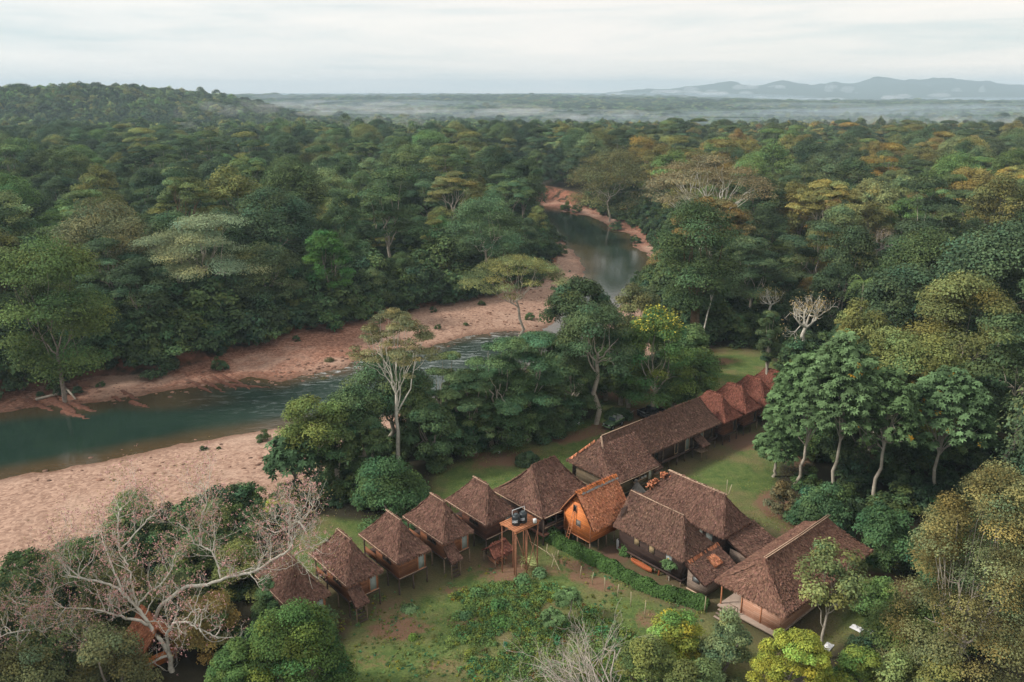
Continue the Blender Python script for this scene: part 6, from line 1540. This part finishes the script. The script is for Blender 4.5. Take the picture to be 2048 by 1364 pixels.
traced('blossom_tree', 'bare white limbed tree covered in pink blossom at the lower left', 'tree', [
    ([(346, 1352), (342, 1335), (338, 1305)], 59.6, 59.8, .42, .34, 0),
    ([(338, 1305), (318, 1277), (294, 1243), (273, 1212), (246, 1185), (219, 1168), (171, 1158), (130, 1150)], 59.8, 61.5, .32, .09, 16),
    ([(296, 1250), (260, 1236), (236, 1231), (205, 1221), (143, 1216), (110, 1214)], 60.0, 59.0, .22, .06, 11),
    ([(273, 1212), (263, 1165), (253, 1124), (239, 1103), (225, 1060)], 60.6, 62.5, .16, .05, 10),
    ([(275, 1214), (290, 1190), (318, 1174), (345, 1140), (352, 1100)], 60.6, 62.0, .14, .04, 10),
    ([(337, 1301), (333, 1267), (345, 1247), (369, 1241), (390, 1253), (410, 1264), (437, 1277)], 59.8, 58.2, .24, .06, 11),
    ([(367, 1241), (380, 1228), (398, 1216), (418, 1226)], 59.2, 59.5, .10, .03, 5),
    ([(334, 1312), (301, 1325), (265, 1339), (239, 1352), (200, 1364)], 59.6, 57.6, .20, .05, 6),
    ([(246, 1185), (220, 1120), (205, 1080), (202, 1060)], 61.0, 63.5, .13, .05, 8),
    ([(171, 1158), (125, 1128), (112, 1108), (120, 1090), (140, 1080)], 61.3, 63., .10, .04, 9),
    ([(239, 1103), (235, 1048), (238, 1020), (262, 1000)], 62., 64., .12, .04, 9), ([(239, 1103), (280, 1055), (305, 1030), (330, 1010)], 62., 64.5, .12, .04, 9)], 59.6, BARK_WHITE, 70, 1700)
traced('blossom_tree', 'white limbed pink blossom tree whose long limb reaches over the hut roof', 'tree', [
    ([(300, 1262), (320, 1210), (372, 1173)], 62.4, 62.6, .30, .26, 2),
    ([(372, 1173), (420, 1168), (455, 1153), (513, 1144), (547, 1117), (578, 1100), (586, 1083), (574, 1062), (588, 1042), (615, 1045)], 62.6, 64.6, .26, .07, 22),
    ([(441, 1155), (434, 1124), (424, 1100), (405, 1092), (390, 1089)], 63.2, 64.2, .16, .06, 9),
    ([(424, 1102), (431, 1075), (428, 1062)], 63.8, 64.4, .12, .05, 7),
    ([(390, 1089), (376, 1059), (352, 1045)], 64.2, 65., .10, .04, 6), ([(400, 1090), (398, 1050), (415, 1000), (407, 973)], 64., 66., .12, .05, 14),
    ([(588, 1112), (615, 1096), (639, 1089), (655, 1078)], 64., 64.3, .12, .03, 8), ([(594, 1112), (605, 1128), (615, 1144), (625, 1178)], 63.8, 63.2, .08, .02, 5),
    ([(513, 1144), (520, 1120), (536, 1105), (545, 1090)], 63.6, 64.4, .10, .03, 9), ([(455, 1153), (500, 1135), (560, 1140), (590, 1128)], 63.2, 63.6, .10, .03, 9),
    ([(588, 1042), (600, 1022), (612, 1012)], 64.4, 65.2, .07, .03, 8), ([(574, 1062), (556, 1050), (548, 1030)], 64.4, 65.2, .07, .03, 7)], 62.4, BARK_WHITE, 71, 1300)
traced('blossom_tree', 'lower left white limbed tree with few pink flowers, nearest the corner', 'tree', [
    ([(200, 1400), (198, 1322)], 58.2, 58.4, .26, .24, 0), ([(198, 1322), (174, 1284), (144, 1267), (89, 1260), (34, 1260), (-20, 1280)], 58.4, 57.2, .22, .06, 13),
    ([(218, 1400), (216, 1325), (206, 1302), (190, 1298), (147, 1302), (105, 1295)], 58.0, 57.0, .18, .05, 9), ([(190, 1322), (150, 1332), (104, 1338), (50, 1352)], 58.2, 56.8, .14, .05, 7),
    ([(34, 1300), (36, 1262), (62, 1216), (96, 1202), (116, 1168)], 59., 60.6, .13, .05, 10), ([(62, 1216), (27, 1202), (10, 1190)], 60., 60.4, .08, .03, 6)], 58.2, BARK_WHITE, 72, 700)

def dead_bush():
    r = np.random.default_rng(73); T = MB(); tips = []; p = on(1222, 1412)
    for k in range(20):
        a = R(118 + 60 * r.random()) if k < 16 else R(75 + 40 * r.random()); el = .16 + .40 * r.random(); D = np.array([math.cos(a) * math.cos(el), math.sin(a) * math.cos(el) * .7, math.sin(el)])
        grow(T, tips, r, np.array([.8 * r.normal(), .5 * r.normal(), .1]), unit(D), 2.3 + 1.0 * r.random(), .085, 4, spread=.42, up=.08, taper=.62, wig=.2)
    t = thing('dead_bush', 'bleached dead branches spreading at the bottom of the garden', 'bush', p); T.build('branches', BARK_TWIG, t)
    for (path, lb, y0) in (([(1223, 1400), (1222, 1345), (1228, 1318), (1230, 1300), (1240, 1312)], 'forked white dead stem right of the bleached branches', 56.5), ([(1290, 1400), (1289, 1350), (1294, 1328), (1290, 1305)], 'short white dead stem right of the forked one', 57.)):
        P = np.array([at_y(u, v, y0) for u, v in path]); b = P[0].copy(); T = MB(); T.tube(P[:4] - b, np.linspace(.09, .03, 4), 6)
        if len(path) > 4: T.tube([P[2] - b, at_y(1234, 1312, y0) - b, at_y(1241, 1296, y0) - b], [.05, .04, .02], 5); T.tube([P[3] - b, at_y(1218, 1302, y0) - b, at_y(1206, 1296, y0) - b], [.04, .03, .02], 5)
        o = T.build('dead_sapling', BARK_TWIG); o.location = b; tag(o, lb, 'stem')
dead_bush()
def stones():
    r = np.random.default_rng(74); mb = MB(); L = []
    for u, v, su, sv, n in ((700, 735, 70, 16, 150), (620, 752, 60, 10, 110), (480, 758, 60, 10, 70), (860, 700, 60, 16, 120), (980, 655, 50, 16, 110), (300, 780, 120, 14, 120), (1065, 598, 20, 14, 40), (150, 802, 120, 10, 90), (300, 930, 260, 30, 90), (1230, 450, 50, 14, 60)):
        for _ in range(n): L.append((u + su * r.normal(), v + sv * r.normal()))
    for u, v in L:
        p = at_z(u, v, WZ)[:2]; z = gz(*p); s = .14 + .34 * r.random() ** 3
        if z < WZ - .35: continue
        n1, n2 = 4, 7; V = []; Q = []; k = r.random((n1 + 1, n2)) * .5 + .75
        for i in range(n1 + 1):
            for j in range(n2):
                th = PI * i / n1; f = 2 * PI * j / n2; V.append((p[0] + s * k[i, j] * math.sin(th) * math.cos(f) * 1.3, p[1] + s * k[i, j] * math.sin(th) * math.sin(f), max(z, WZ - .1) + s * .6 * k[i, 0] * math.cos(th)))
        for i in range(n1):
            for j in range(n2): Q.append((i * n2 + j, (i + 1) * n2 + j, (i + 1) * n2 + (j + 1) % n2, i * n2 + (j + 1) % n2))
        mb.add(V, Q, np.array((1, 1, 1)) * (.5 + .8 * r.random()))
    m, nt, out = mat('river_stone'); c = mix(nt, 1.0, (.22, .125, .088), tintnode(nt), 'MULTIPLY'); bsdf(nt, out, c, .8, .3)
    tag(mb.build('river_stones', m), 'brown stones strewn along the riffle and the red bank', kind='stuff')
stones()
def ledges():
    r = np.random.default_rng(75)
    for u0, v0, u1, v1, w in ((100, 796, 160, 830, .9), (55, 800, 105, 822, .8), (145, 806, 190, 824, .7), (186, 776, 243, 803, .9), (228, 772, 275, 800, .8), (340, 742, 424, 786, .8), (372, 742, 450, 785, .7), (398, 740, 474, 780, .7), (428, 744, 505, 778, .6), (452, 768, 540, 776, .5), (125, 822, 178, 838, .5), (262, 802, 296, 816, .5)):
        a, b = at_z(u0, v0, WZ + .25), at_z(u1, v1, WZ - .02); d = b - a; L = np.linalg.norm(d); d /= L; sd = np.array([-d[1], d[0], 0]); n = 16; V = []; Q = []
        for i in range(n + 1):
            t = i / n; ww = w * (1 - .75 * t ** 2) * (.65 + .7 * r.random()); c = d * L * t + sd * .25 * r.normal() * t; h = (.24 * (1 - .8 * t) + .04) * (.6 + .7 * r.random())
            for q, z in ((-1, -.5), (-.8, h * .5), (-.25, h), (.35, h * .85), (.85, h * .4), (1, -.5)): V.append(c + sd * q * ww + np.array([0, 0, z]))
        for i in range(n):
            for k in range(5): Q.append((i * 6 + k, i * 6 + k + 1, i * 6 + 7 + k, i * 6 + 6 + k))
        mb = MB(); mb.add(V, Q); o = mb.build('rock_ledge', M_LEDGE); o.location = a; tag(o, 'red rock ledge running down into the water from the far bank', 'rock', 'red rock ledges along the far bank')
M_LEDGE = plain('red_ledge', (.155, .068, .045), .85, .25, var=.8, sc=1.6)
ledges()

# ------------------------------------------------------------------ mist lying over the far forest
def mist():
    r = np.random.default_rng(80); mb = MB(); ph = (1 + 5 ** .5) / 2
    n1, n2 = 10, 14
    def puff(c, sx, sy, sz):
        V = []; Q = []
        for i in range(n1 + 1):
            th = PI * i / n1
            for j in range(n2):
                f = 2 * PI * j / n2; d = np.array([math.sin(th) * math.cos(f), math.sin(th) * math.sin(f), math.cos(th)])
                k = .7 + .6 * float(vnoise(np.array([c[0] * .3 + d[0] * 2.2 + 40]), np.array([c[1] * .3 + d[1] * 2.2 + d[2] * 3 + 40]))[0])
                V.append(c + d * np.array([sx, sy, sz]) * k)
        for i in range(n1):
            for j in range(n2): Q.append((i * n2 + j, i * n2 + (j + 1) % n2, (i + 1) * n2 + (j + 1) % n2, (i + 1) * n2 + j)[::-1])
        mb.add(V, Q)
    W = [(480, 214, 980, 40, 9), (505, 206, 1010, 26, 7), (378, 252, 690, 12, 13), (372, 244, 700, 9, 9), (790, 246, 800, 34, 8), (815, 238, 840, 22, 10), (700, 250, 780, 26, 6), (640, 214, 1250, 60, 7), (720, 216, 1200, 70, 7), (800, 218, 1180, 50, 6), (890, 219, 1180, 70, 7), (990, 222, 1150, 60, 6),
         (1080, 224, 1120, 60, 7), (1170, 230, 1050, 55, 7), (1250, 232, 1000, 40, 6), (1690, 238, 900, 14, 13), (1775, 245, 860, 34, 8), (1890, 242, 880, 44, 7), (1990, 240, 900, 40, 7), (2030, 248, 860, 20, 8), (1660, 250, 850, 26, 6),
         (1448, 178, 8320, 165, 54), (1470, 186, 7840, 180, 39), (1520, 178, 8480, 225, 26), (1680, 182, 8000, 105, 52), (1850, 174, 8320, 180, 20), (1925, 186, 7840, 105, 78), (1800, 196, 7040, 165, 31), (1620, 200, 6880, 195, 20), (1400, 186, 7520, 240, 23), (1750, 205, 6240, 180, 15), (1560, 196, 7040, 135, 18), (1990, 200, 6720, 180, 18), (1340, 184, 8000, 210, 26), (1260, 188, 6880, 180, 20)]
    for u, v, Y, w, h in W:
        c = at_y(u, v, Y)
        for k in range(4): puff(c + r.normal(size=3) * np.array([w * .8, w * .4, h * .45]), w * (.25 + .4 * r.random()), w * .3, h * (.35 + .5 * r.random()))
    m, nt, out = mat('mist_air'); pv = nd(nt, 'ShaderNodeVolumePrincipled'); pv.inputs['Color'].default_value = (1, 1, 1, 1); pv.inputs['Density'].default_value = .0065
    for k in ('Density Attribute', 'Temperature Attribute', 'Color Attribute'): pv.inputs[k].default_value = ''
    lk(nt, pv.outputs[0], out.inputs['Volume']); tag(mb.build('mist', m), 'white wisps of mist over the far forest and hills', kind='stuff')
    mb = MB()                                     # a thin veil of vapour lying on the far plain
    for k in range(46):
        y = 1150 + 3600 * r.random() ** 1.3; x = (r.random() * 1.5 - .75) * y
        if x < -230 and y < 1900: continue
        puff(np.array((x, y, gz(x, y) + 14)), 260 + 320 * r.random(), 160 + 160 * r.random(), 16 + 10 * r.random())
    m, nt, out = mat('veil_air'); pv = nd(nt, 'ShaderNodeVolumePrincipled'); pv.inputs['Color'].default_value = (.72, .87, 1, 1); pv.inputs['Density'].default_value = .0009
    for k in ('Density Attribute', 'Temperature Attribute', 'Color Attribute'): pv.inputs[k].default_value = ''
    lk(nt, pv.outputs[0], out.inputs['Volume']); tag(mb.build('ground_mist', m), 'thin pale vapour lying on the far plain', kind='stuff')
mist()

# ------------------------------------------------------------------ air, light, sky, camera
def build_air():
    mb = MB(); mb.box((-13500, -1500, -60), (13500, 11100, 175))
    m, nt, out = mat('haze_air')
    pv = nd(nt, 'ShaderNodeVolumePrincipled'); pv.inputs['Color'].default_value = (.66, .85, 1.0, 1); pv.inputs['Density'].default_value = HAZE
    pv.inputs['Density Attribute'].default_value = ''; pv.inputs['Temperature Attribute'].default_value = ''; pv.inputs['Color Attribute'].default_value = ''
    pv.inputs['Anisotropy'].default_value = 0.0
    lk(nt, pv.outputs[0], out.inputs['Volume'])
    tag(mb.build('haze', m), 'pale blue haze over the forest', kind='stuff')
HAZE = 0.00013
build_air()

def build_light():
    s = bpy.data.lights.new('sun', 'SUN'); s.energy = 2.4; s.angle = R(10); s.color = (1.0, .93, .84)
    o = bpy.data.objects.new('sun', s); COL.objects.link(o)
    el, az = R(38), R(188)                       # low soft sun from the left, a little behind the camera
    d = Vector((math.cos(el) * math.cos(az), math.cos(el) * math.sin(az), math.sin(el)))
    o.rotation_euler = d.to_track_quat('Z', 'Y').to_euler()
    w = bpy.data.worlds.new('World'); SC.world = w; w.use_nodes = True; nt = w.node_tree; nt.nodes.clear()
    out = nt.nodes.new('ShaderNodeOutputWorld')
    sky = nt.nodes.new('ShaderNodeTexSky'); sky.sky_type = 'NISHITA'; sky.sun_disc = False; sky.sun_elevation = el; sky.sun_rotation = R(90) - az
    b1 = nt.nodes.new('ShaderNodeBackground'); b1.inputs['Strength'].default_value = .10; nt.links.new(sky.outputs[0], b1.inputs['Color'])
    # an overcast deck of thin streaked cloud in front of that sky
    tc = nt.nodes.new('ShaderNodeTexCoord'); sp = nt.nodes.new('ShaderNodeSeparateXYZ'); nt.links.new(tc.outputs['Generated'], sp.inputs[0])
    az_ = math_(nt, 'ARCTAN2', sp.outputs['X'], sp.outputs['Y']); el_ = math_(nt, 'ARCSINE', sp.outputs['Z'])
    cv = nt.nodes.new('ShaderNodeCombineXYZ'); nt.links.new(math_(nt, 'MULTIPLY', az_, 2.2), cv.inputs[0]); nt.links.new(math_(nt, 'MULTIPLY', el_, 26.), cv.inputs[1])
    n1 = noise(nt, 1.0, 6, .6, cv.outputs[0], .4)
    cv2 = nt.nodes.new('ShaderNodeCombineXYZ'); nt.links.new(math_(nt, 'MULTIPLY', az_, 1.3), cv2.inputs[0]); nt.links.new(math_(nt, 'MULTIPLY', el_, 7.), cv2.inputs[1])
    n2 = noise(nt, 1.0, 4, .55, cv2.outputs[0], .3)
    col = ramp(nt, n1, [(.30, (.62, .72, .75)), (.47, (.84, .855, .85)), (.66, (.97, .94, .91))])
    side = ramp(nt, math_(nt, 'ADD', math_(nt, 'MULTIPLY', az_, .55), .5), [(.15, (.97, .98, .965)), (.55, (1.05, 1.0, .955)), (.9, (1.07, 1.01, .945))])
    col = mix(nt, 1.0, col, side, 'MULTIPLY')
    b2 = nt.nodes.new('ShaderNodeBackground'); b2.inputs['Strength'].default_value = SKYK; nt.links.new(col, b2.inputs['Color'])
    ms = nt.nodes.new('ShaderNodeMixShader'); nt.links.new(ramp(nt, n2, [(.25, .80), (.5, .96)]), ms.inputs[0])
    nt.links.new(b1.outputs[0], ms.inputs[1]); nt.links.new(b2.outputs[0], ms.inputs[2]); nt.links.new(ms.outputs[0], out.inputs['Surface'])
SKYK = .68
build_light()

cam = bpy.data.cameras.new('camera'); co = bpy.data.objects.new('camera', cam); COL.objects.link(co)
cam.sensor_width = 36; cam.sensor_fit = 'HORIZONTAL'; cam.lens = 36 * F / 2048; cam.clip_start = .5; cam.clip_end = 40000
co.location = (0, 0, H); co.rotation_euler = (PI / 2 - PITCH, 0, 0)
SC.camera = co
vs = SC.view_settings; vs.view_transform = 'Standard'; vs.look = 'None'; vs.exposure = 0.75; vs.gamma = 1.0; vs.use_curve_mapping = False
cy = SC.cycles
cy.max_bounces = 6; cy.diffuse_bounces = 2; cy.glossy_bounces = 3; cy.transmission_bounces = 4; cy.volume_bounces = 0; cy.transparent_max_bounces = 8
cy.use_denoising = True; cy.use_adaptive_sampling = True; cy.adaptive_threshold = .008
